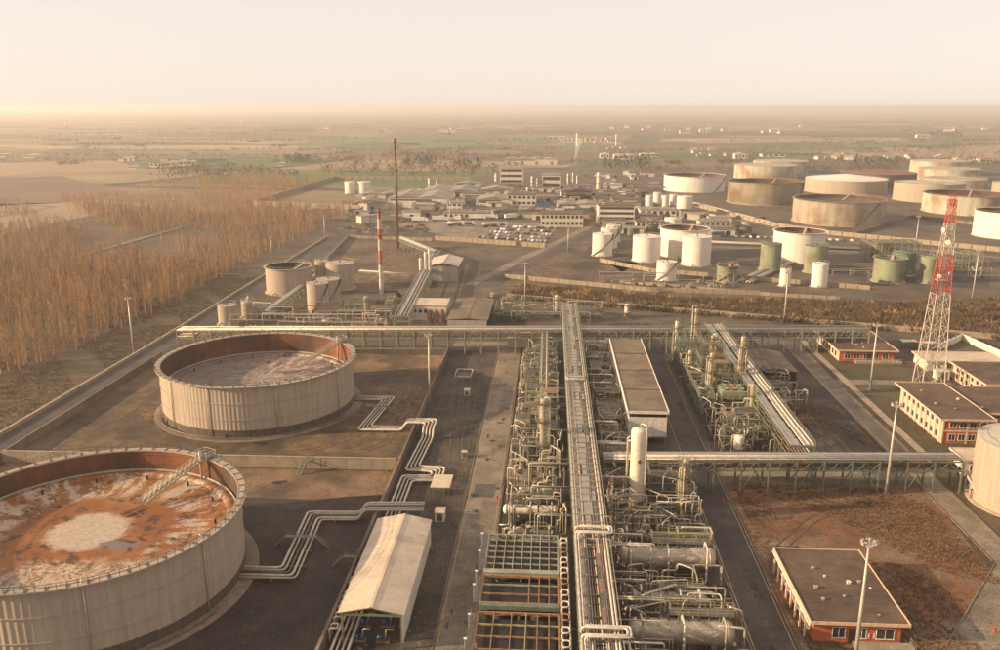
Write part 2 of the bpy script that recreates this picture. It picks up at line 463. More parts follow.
# concrete slabs of the roads, each its own piece
M['slab_pale'] = pm('slab_pale', (0.2562, 0.1966, 0.1347), (0.1858, 0.1395, 0.09963), (0.1153, 0.08875, 0.0668), s=.25, big=.08)
M['slab_dark'] = pm('slab_dark', (0.2704, 0.2055, 0.1492), (0.1834, 0.1421, 0.1079), (0.1255, 0.096, 0.07551), s=.25, big=.08)
def slabs(road, x0, x1, y0, y1, nx, L, z):
    k = round((y1-y0)/L); rs = random.Random(int(x0*3+y0))
    for i in range(k):
        for j in range(nx):
            a = x0+(x1-x0)*j/nx; c = y0+(y1-y0)*i/k
            bx('slab', rs.choice(['road_concrete','road_concrete','road_concrete','slab_pale','slab_pale','slab_dark']), road, a+.03, a+(x1-x0)/nx-.03, c+.03, c+(y1-y0)/k-.03, z-.03, z+rs.uniform(0,.006))
ROADS = [o for o in bpy.data.objects if o.name.startswith('road')]
slabs(ROADS[0], -17.8, -10.2, 60, 293, 2, 6.5, .085)
for o in ROADS:
    if abs(o.data.vertices[0].co.x-86.4) < .1: slabs(o, 86.5, 91.8, 152, 304, 1, 6.5, .085)
for x, y, sx, sy in ((36,118,2.6,9),(38.2,140,1.6,14),(35.2,163,1.8,6),(37.5,205,2.4,12),(39,236,1.6,9),(35.6,255,2,16)):
    sheet('road_patch', rect(x-sx/2, x+sx/2, y-sy/2, y+sy/2), .079, 'dark_yard')
# thin yellow edge lines
for x in (-17.4, -10.6): sheet('edge_line', rect(x-.06, x+.06, 40, 292), .1, 'line_paint')
for x in (34.0, 40.6): sheet('edge_line', rect(x-.08, x+.08, 40, 290), .084, 'line_paint')
for x in (86.9, 91.5): sheet('edge_line', rect(x-.08, x+.08, 154, 300), .1, 'line_paint')
# kerbs
def kerb(pts, mat='concrete'):
    b = MB()
    for p, q in zip(pts, pts[1:]): b.bar((p[0],p[1],.1), (q[0],q[1],.1), .25, .22)
    o = b.build('kerb', mat); o['kind'] = 'structure'; return o
kerb([(-18.1,60),(-18.1,294)]); kerb([(-9.9,60),(-9.9,180)]); kerb([(-9.9,196),(-9.9,294)])
kerb([(33.4,60),(33.4,176)]); kerb([(41.2,104),(41.2,184)]); kerb([(92.1,150),(92.1,300)]); kerb([(86.2,152),(86.2,186)]); kerb([(86.2,196),(86.2,300)])
kerb([(86,151),(66,125.2),(52,114)])
# plots of bare ground north of the long rack
sheet('yard', pxpoly([(300,292),(345,242),(468,246),(430,292)]), .06, 'oily_earth')
sheet('yard', pxpoly([(372,218),(475,226),(468,236),(345,236)]), .06, 'dark_yard')
sheet('yard', pxpoly([(500,276),(560,246),(640,262),(600,285)]), .06, 'oily_earth')
sheet('yard', rect(-42,-10,306,345), .06, 'dark_yard')
p0, p1 = at(478,286), at(640,205)
d = (p1-p0).normalized(); n = Vector((-d.y, d.x, 0))
sheet('service_road', [(p0-n*9)[:2], (p1-n*9)[:2], (p1-n*2)[:2], (p0-n*2)[:2]], .08, 'asphalt')
sheet('service_road', [(p0+n*2)[:2], (p1+n*2)[:2], (p1+n*8)[:2], (p0+n*8)[:2]], .085, 'road_concrete')
sheet('car_park', pxpoly([(400,218),(560,224),(545,243),(470,240),(395,226)]), .07, 'road_concrete')
sheet('storage_yard', pxpoly([(590,250),(850,262),(1000,272),(1000,300),(780,292),(640,285)]), .06, 'waste_ground')
for q_ in ([(640,268),(712,272),(708,280),(640,276)],[(722,262),(760,264),(745,280),(712,278)],[(836,266),(868,268),(866,282),(832,280)],[(590,246),(640,249),(630,262),(580,258)],[(905,268),(990,272),(990,290),(900,284)]):
    sheet('bund_floor', pxpoly(q_), .075, 'dark_yard')
sheet('storage_yard', pxpoly([(660,190),(820,200),(1000,215),(1000,250),(830,236),(720,220)]), .065, 'waste_ground')
for a, b_, w, mt in [((700,212),(850,242),9,'gravel'),((850,242),(1000,258),8,'gravel'),((690,205),(770,225),6,'pale_concrete'),((640,245),(860,252),6,'gravel')]:
    p, q = at(*a), at(*b_); dd = (q-p).normalized(); nn = Vector((-dd.y, dd.x, 0))*w/2
    sheet('service_road', [(p+nn)[:2], (q+nn)[:2], (q-nn)[:2], (p-nn)[:2]], .1+.006*w, mt)

# haze: one even body of air round the whole place
hz = MB().box(-31000, 31000, -3100, 45500, -1.0, 93.0).build('haze', 'concrete')
hm = bpy.data.materials.new('haze'); hm.use_nodes = True
ht = hm.node_tree; ht.nodes.remove(ht.nodes['Principled BSDF'])
pv = ht.nodes.new('ShaderNodeVolumePrincipled')
pv.inputs['Color'].default_value = (.97, .92, .875, 1)
pv.inputs['Density'].default_value = HAZE_DENSITY
pv.inputs['Anisotropy'].default_value = .5
ht.links.new(pv.outputs[0], ht.nodes['Material Output'].inputs['Volume'])
hz.data.materials[0] = hm
hz['kind'] = 'stuff'; hz['label'] = 'pale warm haze hanging over the whole plain'; hz['category'] = 'haze'
scene.cycles.volume_step_rate = 1.0

# ------------------------------------------------------------------ walls and fences
def wall(label, pts, h, t, mat, step, name='concrete_wall', group=None, parts=True, cat='wall', coping=None):
    loc = (pts[0][0], pts[0][1], 0)
    if not parts:
        b = MB()
        for p, q in zip(pts, pts[1:]):
            p = Vector((*p,0)); q = Vector((*q,0)); L = (q-p).length; k = max(1, round(L/step)); dd = (q-p)/k
            for i in range(k):
                a = p+dd*(i+.03); c = p+dd*(i+.97)
                b.bar(a+Vector((0,0,h/2)), c+Vector((0,0,h/2)), t, h)
                b.bar(p+dd*i, p+dd*i+Vector((0,0,h+.12)), t*1.7)
        return tag(b.build(name, mat, None, loc), label, cat, group)
    r = thing(name, label, cat, loc, group)
    for p, q in zip(pts, pts[1:]):
        p = Vector((*p,0)); q = Vector((*q,0)); L = (q-p).length; k = max(1, round(L/step)); dd = (q-p)/k
        rz = math.atan2(dd.y, dd.x)
        for i in range(k):
            c = p+dd*(i+.5); hh = h+random.uniform(-.04,.04)
            n_ = Vector((-dd.y, dd.x, 0)).normalized()*random.uniform(-.03,.03)
            box('panel', mat, r, c+n_+Vector((0,0,hh/2)), (dd.length-.06, t, hh), rz)
        if coping:
            bar('coping', coping, r, p+Vector((0,0,h+.1)), q+Vector((0,0,h+.1)), t+.12, .14)
    return r
wall('long brown concrete bund wall between the two big open tanks', [(-134,186.5),(-36.2,187.4)], 2.9, .5, 'pale_concrete', 6, coping='pale_concrete')
wall('dark concrete bund wall running past the pump shed with pipes beside it', [(-35.6,290),(-35.6,60)], 2.4, .45, 'concrete', 6, coping='concrete')
wall('concrete bund wall below the long pipe rack north of the tanks', [(-110,277.5),(-36,282.5)], 3.2, .5, 'concrete', 6, coping='pale_concrete')
wall('tall inner concrete wall along the track on the tank side', [(-134.6,60),(-134.6,276)], 2.3, .35, 'concrete', 6, coping='concrete')
wall('low outer perimeter wall along the track on the wood side', [(-145.6,60),(-145.6,300),(-150,560)], 1.1, .9, 'pale_concrete', 6)
fm = [at(235*.25+430,297)[:2]]
wall('pale concrete panel fence in front of the brown shrub belt', [(-27.3,381),(170,318),(178,306)], 2.3, .22, 'pale_concrete', 3.0, name='panel_fence', cat='fence')
wall('concrete fence panels beside the felt roofed shed north of rack', [(-28,380),(-27,345)], 2.3, .22, 'concrete', 3.0, name='panel_fence', cat='fence')
wall('pale panel fence on the plant side of the storage yard behind shrubs', [(-22.8,426),(46,397),(98,392)], 2.2, .22, 'pale_concrete', 3., name='panel_fence', parts=False, cat='fence')
wall('low bund wall under the white and green storage tanks', [at(620,283)[:2], at(770,296)[:2], at(840,300)[:2]], 1.6, .5, 'pale_concrete', 6, parts=False)
wall('bund wall crossing between white storage tanks and the pipe track', [at(600,262)[:2], at(650,272)[:2], at(760,281)[:2], at(870,290)[:2]], 2.2, .5, 'pale_concrete', 6, parts=False)
wall('long pale bund wall in front of the far rusty tanks', [at(700,208)[:2], at(770,226)[:2], at(830,235)[:2], at(1000,252)[:2]], 3., .8, 'pale_concrete', 8, parts=False)
wall('pale wall slanting past the rusty tank in the far tank field', [at(856,235)[:2], at(912,218)[:2], at(1000,228)[:2]], 2.5, .8, 'concrete', 8, parts=False)
wall('far white wall round the square plot behind the flare stack', [at(470,180)[:2], at(335,179)[:2], at(253,205)[:2], at(360,210)[:2]], 4., 1.2, 'pale_concrete', 10, parts=False)
wall('pale panel fence along the lorry park', [at(435,240)[:2], at(545,248)[:2]], 3., .3, 'pale_concrete', 4, name='panel_fence', parts=False, cat='fence')
wall('low concrete wall north of the striped chimney plot', [at(300,289)[:2], at(348,238)[:2], at(432,241)[:2]], 2., .4, 'pale_concrete', 5, parts=False)
wall('white boundary wall beside the lattice mast compound', [at(940,350)[:2], at(962,340)[:2], at(1010,362)[:2]], 2.4, .3, 'wall_white', 4, parts=False)

# earth banks at the foot of the bund walls
def bank(x0, x1, y0, y1, z0, z1, mat='bank_earth', k=26):
    b = MB(); rnd = random.Random(int(x0*7+y0))
    J = 5; vs = []
    for i in range(k+1):
        for j in range(J):
            t = j/(J-1); x = x0+(x1-x0)*i/k; y = y0+(y1-y0)*t + (rnd.uniform(-.8,.8) if 0 <= j < J-1 else 0)
            vs.append((x, y, z0+(z1-z0)*t**1.4 + (rnd.uniform(-.1,.15) if 0 < j < J-1 else 0)))
    fs = [(i*J+j, (i+1)*J+j, (i+1)*J+j+1, i*J+j+1) for i in range(k) for j in range(J-1)]
    b._add(vs, fs, True); o = b.build('earth_bank', mat); o['kind'] = 'structure'; return o
bank(-110,-36.2,267,279.5,.03,1.7)

# ================================================================== TANKS
def roof_material(kind):
    m = bpy.data.materials.new('floating_roof_'+kind); m.use_nodes = True
    t = m.node_tree; N = t.nodes.new; L = t.links.new
    b = t.nodes['Principled BSDF']
    def math_(op, a, c=None, d=None):
        n = N('ShaderNodeMath'); n.operation = op
        for i, x in enumerate((a, c, d)):
            if x is None: continue
            if isinstance(x, (int, float)): n.inputs[i].default_value = x
            else: L(x, n.inputs[i])
        return n.outputs[0]
    def noise(vec, s, det=6, ro=.6):
        n = N('ShaderNodeTexNoise'); n.inputs['Scale'].default_value = s; n.inputs['Detail'].default_value = det; n.inputs['Roughness'].default_value = ro
        L(vec, n.inputs['Vector']); return n.outputs[0]
    def step(x, lo, hi):
        n = N('ShaderNodeMapRange'); n.inputs[1].default_value = lo; n.inputs[2].default_value = hi; n.interpolation_type = 'SMOOTHSTEP'
        L(x, n.inputs[0]); return n.outputs[0]
    def mix(f, a, c):
        n = N('ShaderNodeMix'); n.data_type = 'RGBA'
        L(f, n.inputs[0])
        for i, x in ((6, a), (7, c)):
            if isinstance(x, tuple): n.inputs[i].default_value = x+(1,)
            else: L(x, n.inputs[i])
        return n.outputs[2]
    tc = N('ShaderNodeTexCoord'); P = tc.outputs['Object']
    sx = N('ShaderNodeSeparateXYZ'); L(P, sx.inputs[0]); X, Y = sx.outputs[0], sx.outputs[1]
    r = math_('SQRT', math_('ADD', math_('MULTIPLY', X, X), math_('MULTIPLY', Y, Y)))
    ang = math_('ARCTAN2', Y, X)
    cb = N('ShaderNodeCombineXYZ'); L(math_('MULTIPLY', math_('COSINE', ang), 4.5), cb.inputs[0]); L(math_('MULTIPLY', math_('SINE', ang), 4.5), cb.inputs[1]); L(math_('MULTIPLY', r, .09), cb.inputs[2])
    pol = noise(cb.outputs[0], 1.6, 6, .65); big = noise(P, .09); med = noise(P, .35, 8, .7); fin = noise(P, 1.6, 6, .7)
    if kind == 'rusty':
        base = mix(step(big, .4, .6), (.20, .062, .013), (.25, .105, .025))
        base = mix(step(med, .5, .62), base, (.055, .022, .010))
        rr = math_('ADD', r, math_('MULTIPLY', math_('SUBTRACT', med, .5), 7.))
        cen = step(rr, 7.8, 6.0)
        ring = math_('MULTIPLY', step(rr, 13.5, 16.5), step(math_('ADD', pol, math_('MULTIPLY', math_('SUBTRACT', fin, .5), .35)), .455, .57))
        side = math_('MULTIPLY', step(math_('SUBTRACT', math_('MULTIPLY', Y, -1), math_('MULTIPLY', math_('SUBTRACT', med, .5), 14)), 9, 12), step(math_('ADD', X, math_('MULTIPLY', med, 10)), -2, 3))
        wh = math_('MAXIMUM', cen, math_('MAXIMUM', ring, math_('MULTIPLY', side, step(fin, .38, .56))))
        white = mix(step(fin, .35, .65), (.34, .27, .205), (.47, .385, .30))
        col = mix(math_('MULTIPLY', wh, .86), base, white)
        px = math_('DIVIDE', math_('SUBTRACT', X, 8.0), 3.4); py = math_('DIVIDE', math_('SUBTRACT', math_('ADD', Y, 5.0), math_('MULTIPLY', X, .12)), 1.9)
        pr = math_('ADD', math_('SQRT', math_('ADD', math_('MULTIPLY', px, px), math_('MULTIPLY', py, py))), math_('MULTIPLY', math_('SUBTRACT', med, .5), 4.0))
        pud = step(pr, 1.0, .85)
        col = mix(pud, col, (.13, .10, .10))
    else:
        base = mix(step(big, .42, .6), (.15, .115, .10), (.19, .13, .10))
        base = mix(step(med, .5, .62), base, (.095, .06, .052))
        fl = math_('MULTIPLY', step(math_('ADD', pol, math_('MULTIPLY', math_('SUBTRACT', fin, .5), .5)), .5, .58), step(X, -14, 4))
        col = mix(math_('MULTIPLY', fl, .85), base, (.42, .34, .29))
        pud = step(big, .62, .66)
    L(col, b.inputs['Base Color'])
    ro = N('ShaderNodeMapRange'); ro.inputs[3].default_value = .75; ro.inputs[4].default_value = .2; L(pud, ro.inputs[0]); L(ro.outputs[0], b.inputs['Roughness'])
    bp = N('ShaderNodeBump'); bp.inputs['Distance'].default_value = .06; bp.inputs['Strength'].default_value = .5; L(med, bp.inputs['Height']); L(bp.outputs[0], b.inputs['Normal'])
    return m

def big_tank(cx, cy, Rr, h, zroof, kind, label, lad_ang):
    T = thing('storage_tank', label, 'tank', (cx, cy, 0), 'big open tanks in the west yard')
    n = 300
    vs = []; fs = []
    zs = [2.3, h-.1]
    for z in zs:
        for k in range(n):
            a = 2*math.pi*k/n; r = Rr+(.07 if k % 2 else -.03)
            vs.append((cx+r*math.cos(a), cy+r*math.sin(a), z))
    for k in range(n): fs.append((k, (k+1)%n, n+(k+1)%n, n+k))
    MB()._add(vs, fs).build('shell', 'tank_cream', T)
    MB().lathe([(Rr-.03,.2),(Rr-.03,2.32)], 96, cx, cy).build('bottom_course', 'dark_band', T)
    MB().lathe([(Rr-.22,h),(Rr-.22,zroof-.6)], 120, cx, cy).build('inner_shell', 'rust', T)
    # vertical plate seams and rings on the inner shell
    b = MB()
    for z in (zroof+1.6, zroof+3.6):
        if z < h-.5: b.lathe([(Rr-.23,z),(Rr-.33,z+.05),(Rr-.23,z+.1)], 96, cx, cy)
    b.build('stiffener_ring', 'rust_dark', T)
    MB().lathe([(Rr-.4,h-.25),(Rr+1.15,h-.25),(Rr+1.15,h-.05),(Rr-.4,h-.05)], 120, cx, cy, smooth=False, close=True).build('wind_girder', 'tank_cream', T)
    b = MB()
    for k in range(120):
        a = 2*math.pi*k/120
        ca, sa = math.cos(a), math.sin(a)
        b.bar((cx+(Rr+1.08)*ca, cy+(Rr+1.08)*sa, h-.05), (cx+(Rr+1.08)*ca, cy+(Rr+1.08)*sa, h+1.05), .07)
        if k % 2 == 0:
            b.bar((cx+(Rr-.1)*ca, cy+(Rr-.1)*sa, h-.02), (cx+(Rr+.95)*ca, cy+(Rr+.95)*sa, h-.02), .5, .05)
    for z in (h+.5, h+1.03): b.lathe([(Rr+1.05,z),(Rr+1.11,z),(Rr+1.11,z+.06),(Rr+1.05,z+.06)], 120, cx, cy, False, True)
    b.build('railing', 'deck', T)
    b = MB()
    for z in (5.2, 9.6): b.lathe([(Rr+.02,z),(Rr+.2,z),(Rr+.2,z+.12),(Rr+.02,z+.12)], 120, cx, cy, False, True)
    b.build('hoop', 'tank_cream', T)
    MB().lathe([(Rr+2.6,.0),(Rr+2.3,.32),(Rr-.5,.36)], 96, cx, cy).build('foundation', 'concrete', T)
    rm = roof_material(kind)
    prof = [(.01,zroof+.02),(6,zroof+.03),(13,zroof-.03),(19,zroof+.02),(Rr-3.0,zroof),(Rr-2.8,zroof+.02)]
    MB().lathe(prof, 96, cx, cy).build('floating_roof', rm, T)
    MB().lathe([(Rr-2.8,zroof),(Rr-2.7,zroof+.35),(Rr-.7,zroof+.35),(Rr-.6,zroof-.3)], 96, cx, cy).build('pontoon', rm, T)
    MB().lathe([(Rr-.75,zroof+.35),(Rr-.75,zroof+.75),(Rr-.62,zroof+.75),(Rr-.62,zroof+.2)], 96, cx, cy, False).build('foam_dam', 'pale_pipe', T)
    # roof pads and vents
    for k in range(14):
        a = 2*math.pi*k/14+.2
        p = Vector((cx+(Rr-4.5)*math.cos(a), cy+(Rr-4.5)*math.sin(a), zroof))
        MB().lathe([(.22,zroof),(.22,zroof+.8),(.3,zroof+.85),(.01,zroof+1.0)], 8, p.x, p.y).build('leg_sleeve', 'rust_dark', T)
    # rolling ladder from gauger platform to roof centre
    ca, sa = math.cos(lad_ang), math.sin(lad_ang)
    p = Vector((cx+(Rr-.3)*ca, cy+(Rr-.3)*sa, h+.1)); q = Vector((cx+(Rr-15)*ca, cy+(Rr-15)*sa, zroof+.9))
    sd = Vector((-sa, ca, 0))*.6
    b = MB()
    for s in (-1, 1):
        b.bar(p+sd*s, q+sd*s, .14, .3); b.bar(p+sd*s+Vector((0,0,1.2)), q+sd*s+Vector((0,0,1.2)), .1)
        for i in range(13):
            c = p+(q-p)*(i/12)+sd*s; b.bar(c, c+Vector((0,0,1.2)), .07)
            if i < 12: b.bar(c+Vector((0,0,1.2)), p+(q-p)*((i+1)/12)+sd*s, .06)
    L = MB(); 
    for i in range(30):
        c = p+(q-p)*((i+.5)/30); L.bar(c-sd, c+sd, .34, .05)
    ld = b.build('rolling_ladder', 'pale_pipe', T, p)
    L.build('tread', 'deck', ld)
    L = MB()
    for s in (-1, 1): L.bar(q+sd*s*1.3-Vector((0,0,.7)), q+sd*s*1.3-Vector((0,0,.7))-Vector((ca,sa,0))*5, .16)
    L.build('ladder_rail', 'rust_steel', T)
    # gauger platform over the rim
    c = Vector((cx+(Rr+.2)*ca, cy+(Rr+.2)*sa, h+.2)); rz = lad_ang
    b = MB(); t_ = Vector((ca, sa, 0)); 
    for i, j in ((-1,-1),(1,-1),(1,1),(-1,1)):
        b.bar(c+t_*i*1.2+sd*j*2.6+Vector((0,0,-1.6 if i < 0 else 0)), c+t_*i*1.2+sd*j*2.6+Vector((0,0,1.3)), .1)
    for zz in (.65, 1.25):
        for j in (-1, 1): b.bar(c-t_*1.2+sd*j*2.6+Vector((0,0,zz)), c+t_*1.2+sd*j*2.6+Vector((0,0,zz)), .07)
        b.bar(c+t_*1.2-sd*2.6+Vector((0,0,zz)), c+t_*1.2+sd*2.6+Vector((0,0,zz)), .07)
    pl = b.build('platform_rail', 'white_pipe', T, c)
    box('gauge_platform', 'deck', T, c, (2.6, 3.4, .12), rz)
    MB().tube([c-t_*1.5-Vector((0,0,h-zroof+1)), c-t_*1.5+Vector((0,0,1.6))], .22, 8).build('gauge_well', 'pale_pipe', T)
    # stair up the outside, foam pipes and manholes
    for k, a in enumerate((R(-62), R(-128), R(-20), R(-100))):
        x, y = cx+(Rr+.3)*math.cos(a), cy+(Rr+.3)*math.sin(a)
        MB().tube([(x,y,.4),(x,y,h+.3),(cx+(Rr-.4)*math.cos(a), cy+(Rr-.4)*math.sin(a), h+.5)], .13, 6).build('foam_pipe', 'pale_pipe', T)
    for a in (R(-75), R(-48), R(-92), R(-140)):
        o = MB().tube([(cx+(Rr-.3)*math.cos(a), cy+(Rr-.3)*math.sin(a), 1.0),(cx+(Rr+.35)*math.cos(a), cy+(Rr+.35)*math.sin(a), 1.0)], .48, 10).build('manhole', 'grey_pipe', T)
    a = R(-150)
    b = MB()
    x, y = cx+(Rr+.7)*math.cos(a), cy+(Rr+.7)*math.sin(a); tv = Vector((-math.sin(a), math.cos(a), 0))*.35
    for s in (-1, 1): b.bar(Vector((x,y,.3))+tv*s, Vector((x,y,h+1))+tv*s, .08)
    for i in range(34): b.bar(Vector((x,y,.5+i*.42))-tv, Vector((x,y,.5+i*.42))+tv, .05)
    b.build('ladder', 'green_steel', T)
    # ring main round the foot
    pts = [(cx+(Rr+1.6)*math.cos(R(-150+i*5)), cy+(Rr+1.6)*math.sin(R(-150+i*5)), .75) for i in range(27)]
    MB().tube(pts, .14, 6).build('ring_main', 'grey_pipe', T)
    return T
big_tank(-84.3, 231.5, 27, 14.6, 8.0, 'grey', 'big cream open top tank with grey flaky floating roof near the long rack', R(42))
big_tank(-83.5, 135.5, 27, 14.6, 9.8, 'rusty', 'big cream open top tank whose floating roof is streaked with orange rust', R(62))

def tank(px0, px1, rim, base, label, roof='cone', shell='tank_white', roofm=None, stair=None, girder=False, group=None, name='storage_tank', n=48, deckdrop=.35, inner='rust_dark', band=None, h=None, rings=0, corr=False):
    """upright tank measured from the photograph: left and right edge, front rim row and foot row"""
    pm_ = (px0+px1)/2
    N_ = at(pm_, base); a0 = at(px0, base); a1 = at(px1, base)
    az = abs(math.atan2(a0.x, a0.y)-math.atan2(a1.x, a1.y))/2
    dN = math.hypot(N_.x, N_.y); Rr = dN*math.sin(az)/(1-math.sin(az))
    h = h or rise(pm_, base, rim)
    c = N_*(1+Rr/dN); cx, cy = c.x, c.y
    return tank_at(cx, cy, Rr, h, label, roof, shell, roofm, stair, girder, group, name, n, deckdrop, inner, band, rings, corr)
def tank_at(cx, cy, Rr, h, label, roof='cone', shell='tank_white', roofm=None, stair=None, girder=False, group=None, name='storage_tank', n=48, deckdrop=.35, inner='rust_dark', band=None, rings=0, corr=False):
    T = thing(name, label, 'tank', (cx, cy, 0), group)
    MB().lathe([(Rr+.9,0),(Rr+.8,.35),(Rr-.3,.4)], n, cx, cy).build('foundation', 'pale_concrete', T)
    z0 = .3
    if band:
        MB().lathe([(Rr+.01,.3),(Rr+.01,band[1])], n, cx, cy).build('bottom_course', band[0], T); z0 = band[1]
    if corr:
        k2 = n*2
        vs = [(cx+(Rr+(.05 if k % 2 else -.04))*math.cos(2*math.pi*k/k2), cy+(Rr+(.05 if k % 2 else -.04))*math.sin(2*math.pi*k/k2), z) for z in (z0, h) for k in range(k2)]
        MB()._add(vs, [(k, (k+1)%k2, k2+(k+1)%k2, k2+k) for k in range(k2)]).build('shell', shell, T)
    else: MB().lathe([(Rr,z0),(Rr,h)], n, cx, cy).build('shell', shell, T)
    if roof == 'open':
        MB().lathe([(Rr-.12,h),(Rr-.12,h*(1-deckdrop)-.2)], n, cx, cy).build('inner_shell', inner, T)
        MB().lathe([(.01,h*(1-deckdrop)),(Rr-1.2,h*(1-deckdrop)),(Rr-1.1,h*(1-deckdrop)+.4),(Rr-.12,h*(1-deckdrop)+.4)], n, cx, cy).build('floating_roof', roofm or 'rust_dark', T)
        MB().lathe([(Rr-.2,h-.02),(Rr+.75,h-.02),(Rr+.75,h+.16),(Rr-.2,h+.16)], n, cx, cy, False, True).build('wind_girder', shell, T)
        a = R(60); p = Vector((cx+(Rr-.2)*math.cos(a), cy+(Rr-.2)*math.sin(a), h)); q = Vector((cx+Rr*.35*math.cos(a), cy+Rr*.35*math.sin(a), h*(1-deckdrop)+.5))
        b = MB(); b.bar(p, q, 1., .12)
        for s in (-1, 1): b.bar(p+Vector((.5*s,0,1)), q+Vector((.5*s,0,1)), .08)
        b.build('rolling_ladder', 'pale_pipe', T)
    else:
        rise_ = {'cone': .11, 'dome': .22, 'flat': .025}[roof]*Rr
        prof = [(Rr+.08,h-.04),(Rr+.08,h+.08)]
        for i in range(1, 7):
            t = i/6; prof.append((max(.01,Rr*(1-t)), h+.08+rise_*(t if roof != 'dome' else math.sin(t*math.pi/2))))
        MB().lathe(prof, n, cx, cy, roof == 'dome').build('roof', roofm or shell, T)
        MB().lathe([(.35,h+rise_-.2),(.35,h+rise_+.7),(.5,h+rise_+.75),(.02,h+rise_+.95)], 8, cx, cy).build('vent', 'grey_pipe', T)
        for k in range(3):
            a = random.uniform(0, 6.28); x, y = cx+Rr*.72*math.cos(a), cy+Rr*.72*math.sin(a)
            MB().lathe([(.3,h),(.3,h+.28*rise_+.6),(.02,h+.28*rise_+.65)], 8, x, y).build('roof_nozzle', 'grey_pipe', T)
    b = MB(); k = max(16, int(Rr*2.2))
    for i in range(k):
        a = 2*math.pi*i/k; b.bar((cx+Rr*math.cos(a), cy+Rr*math.sin(a), h), (cx+Rr*math.cos(a), cy+Rr*math.sin(a), h+1.1), .07)
    b.lathe([(Rr-.03,h+1.05),(Rr+.05,h+1.05),(Rr+.05,h+1.13),(Rr-.03,h+1.13)], n, cx, cy, False, True)
    b.build('railing', 'pale_pipe', T)
    for i in range(rings):
        z = h*(i+1)/(rings+1)
        MB().lathe([(Rr-.02,z),(Rr+.16,z),(Rr+.16,z+.14),(Rr-.02,z+.14)], n, cx, cy, False, True).build('hoop', shell, T)
    if stair is not None:
        a0, span = R(stair[0]), R(stair[1]); k = max(8, int(h/.7)); b = MB(); hr = MB()
        for i in range(k):
            t0, t1 = i/k, (i+1)/k
            P = [Vector((cx+(Rr+.45)*math.cos(a0+span*t), cy+(Rr+.45)*math.sin(a0+span*t), .4+(h-.3)*t)) for t in (t0, t1)]
            b.bar(P[0], P[1], .8, .16)
            O = [Vector((cx+(Rr+.85)*math.cos(a0+span*t), cy+(Rr+.85)*math.sin(a0+span*t), 1.4+(h-.3)*t)) for t in (t0, t1)]
            hr.bar(O[0], O[1], .09); hr.bar(P[0], O[0], .06)
        st = b.build('stair', 'dark_band' if shell not in ('tank_green','tank_darkgreen') else 'tank_darkgreen', T)
        hr.build('handrail', 'grey_pipe', st)
    a = R(-110); x, y = cx+Rr*math.cos(a), cy+Rr*math.sin(a)
    MB().tube([(x,y,1.),(cx+(Rr+1.6)*math.cos(a), cy+(Rr+1.6)*math.sin(a),1.),(cx+(Rr+1.6)*math.cos(a), cy+(Rr+1.6)*math.sin(a),.3)], .22, 6).build('nozzle', 'grey_pipe', T)
    return T

F = 'far tanks in the tank field'
tank(663,724,177,193,'wide white open tank with slanting stair left of the ochre tank','open','tank_white',None,(-60,40),group=F,inner='rust_dark')
tank(726,801,184,206,'ochre stained open tank with rust marks near its rim','open','tank_ochre',None,(-52,36),group=F)
tank(733,796,166.5,180,'pale streaked closed tank just behind the ochre tank','flat','tank_dirty','tank_cream',group=F)
tank(752,807,162,174,'pale closed tank furthest behind the ochre tank','flat','tank_dirty','tank_cream',group=F)
tank(790,883,203,227,'rust streaked open tank with littered roof beside the slanting wall','open','tank_rusty','waste_ground',(-88,38),group=F,deckdrop=.15,rings=1)
tank(803,886,181,195,'smooth cream closed tank behind the rust streaked tank','cone','tank_cream','tank_white',group=F)
tank(838,915,174.5,189,'dark sided tank with a dull red roof','flat','dark_band','red_roof',group=F)
tank(908,968,162,176,'cream closed tank standing furthest back in the tank field','flat','tank_dirty','tank_cream',group=F)
tank(916,979,170,182,'cream closed tank with streaked wall, middle of three','flat','tank_dirty','tank_cream',group=F)
tank(921,986,180,193,'dusty pale closed tank in front of the streaked one','flat','tank_cream','tank_dirty',group=F)
tank(891,963,185,203,'cream closed tank with dusty grey lid left of the dusty pale tank','flat','tank_cream','tank_dirty',group=F)
tank(919,1010,197,216,'wide pale open tank with rusty inside behind the mast top','open','tank_dirty',None,(-70,36),group=F)
tank(970,1040,214,240,'bright white open tank with dark inside beside the mast','open','tank_white',None,(-120,40),group=F)
tank(990,1040,184,196,'small cream tank at the edge of the far tank field','flat','tank_cream',group=F)
S = 'storage tanks behind the shrub belt'
tank(592,612,235,257,'white tank with spiral stair, front of the row of three','flat','tank_white',None,(-150,150),group=S,n=32)
tank(600,617,229.5,249,'white tank in the middle of the row of three','flat','tank_white',None,(-130,140),group=S,n=32)
tank(606,620,226,243,'white tank at the back of the row of three','flat','tank_white',None,(-120,140),group=S,n=32)
tank(632,660,238,263,'white closed tank left of the broad open white tank','flat','tank_white',None,None,group=S,n=40)
tank(659,707,231,259,'broad white open tank between two white closed tanks','open','tank_white',None,None,group=S)
tank(681,710,238,267,'white closed tank with nozzles standing before the broad open tank','flat','tank_white',None,None,group=S,n=40)
tank(656,676,263,282,'small white tank on its own slab with dark spiral stair','flat','tank_white',None,(-150,120),group=S,n=32)
tank(716,737,267,283,'small pale green open tank with rusty rim and stair','open','tank_green','rust',(-150,110),group=S,n=32,inner='rust')
tank(759,780,245,271,'pale green closed tank left of the white lipped tank','flat','tank_green','tank_darkgreen',None,group=S,n=36,corr=True)
tank(771,823,234,264,'broad white tank with a wide dark lipped top between green tanks','open','tank_white',None,None,group=S)
tank(803,826,247,274,'pale green closed tank in front of the white lipped tank','flat','tank_green','tank_darkgreen',None,group=S,n=36,corr=True)
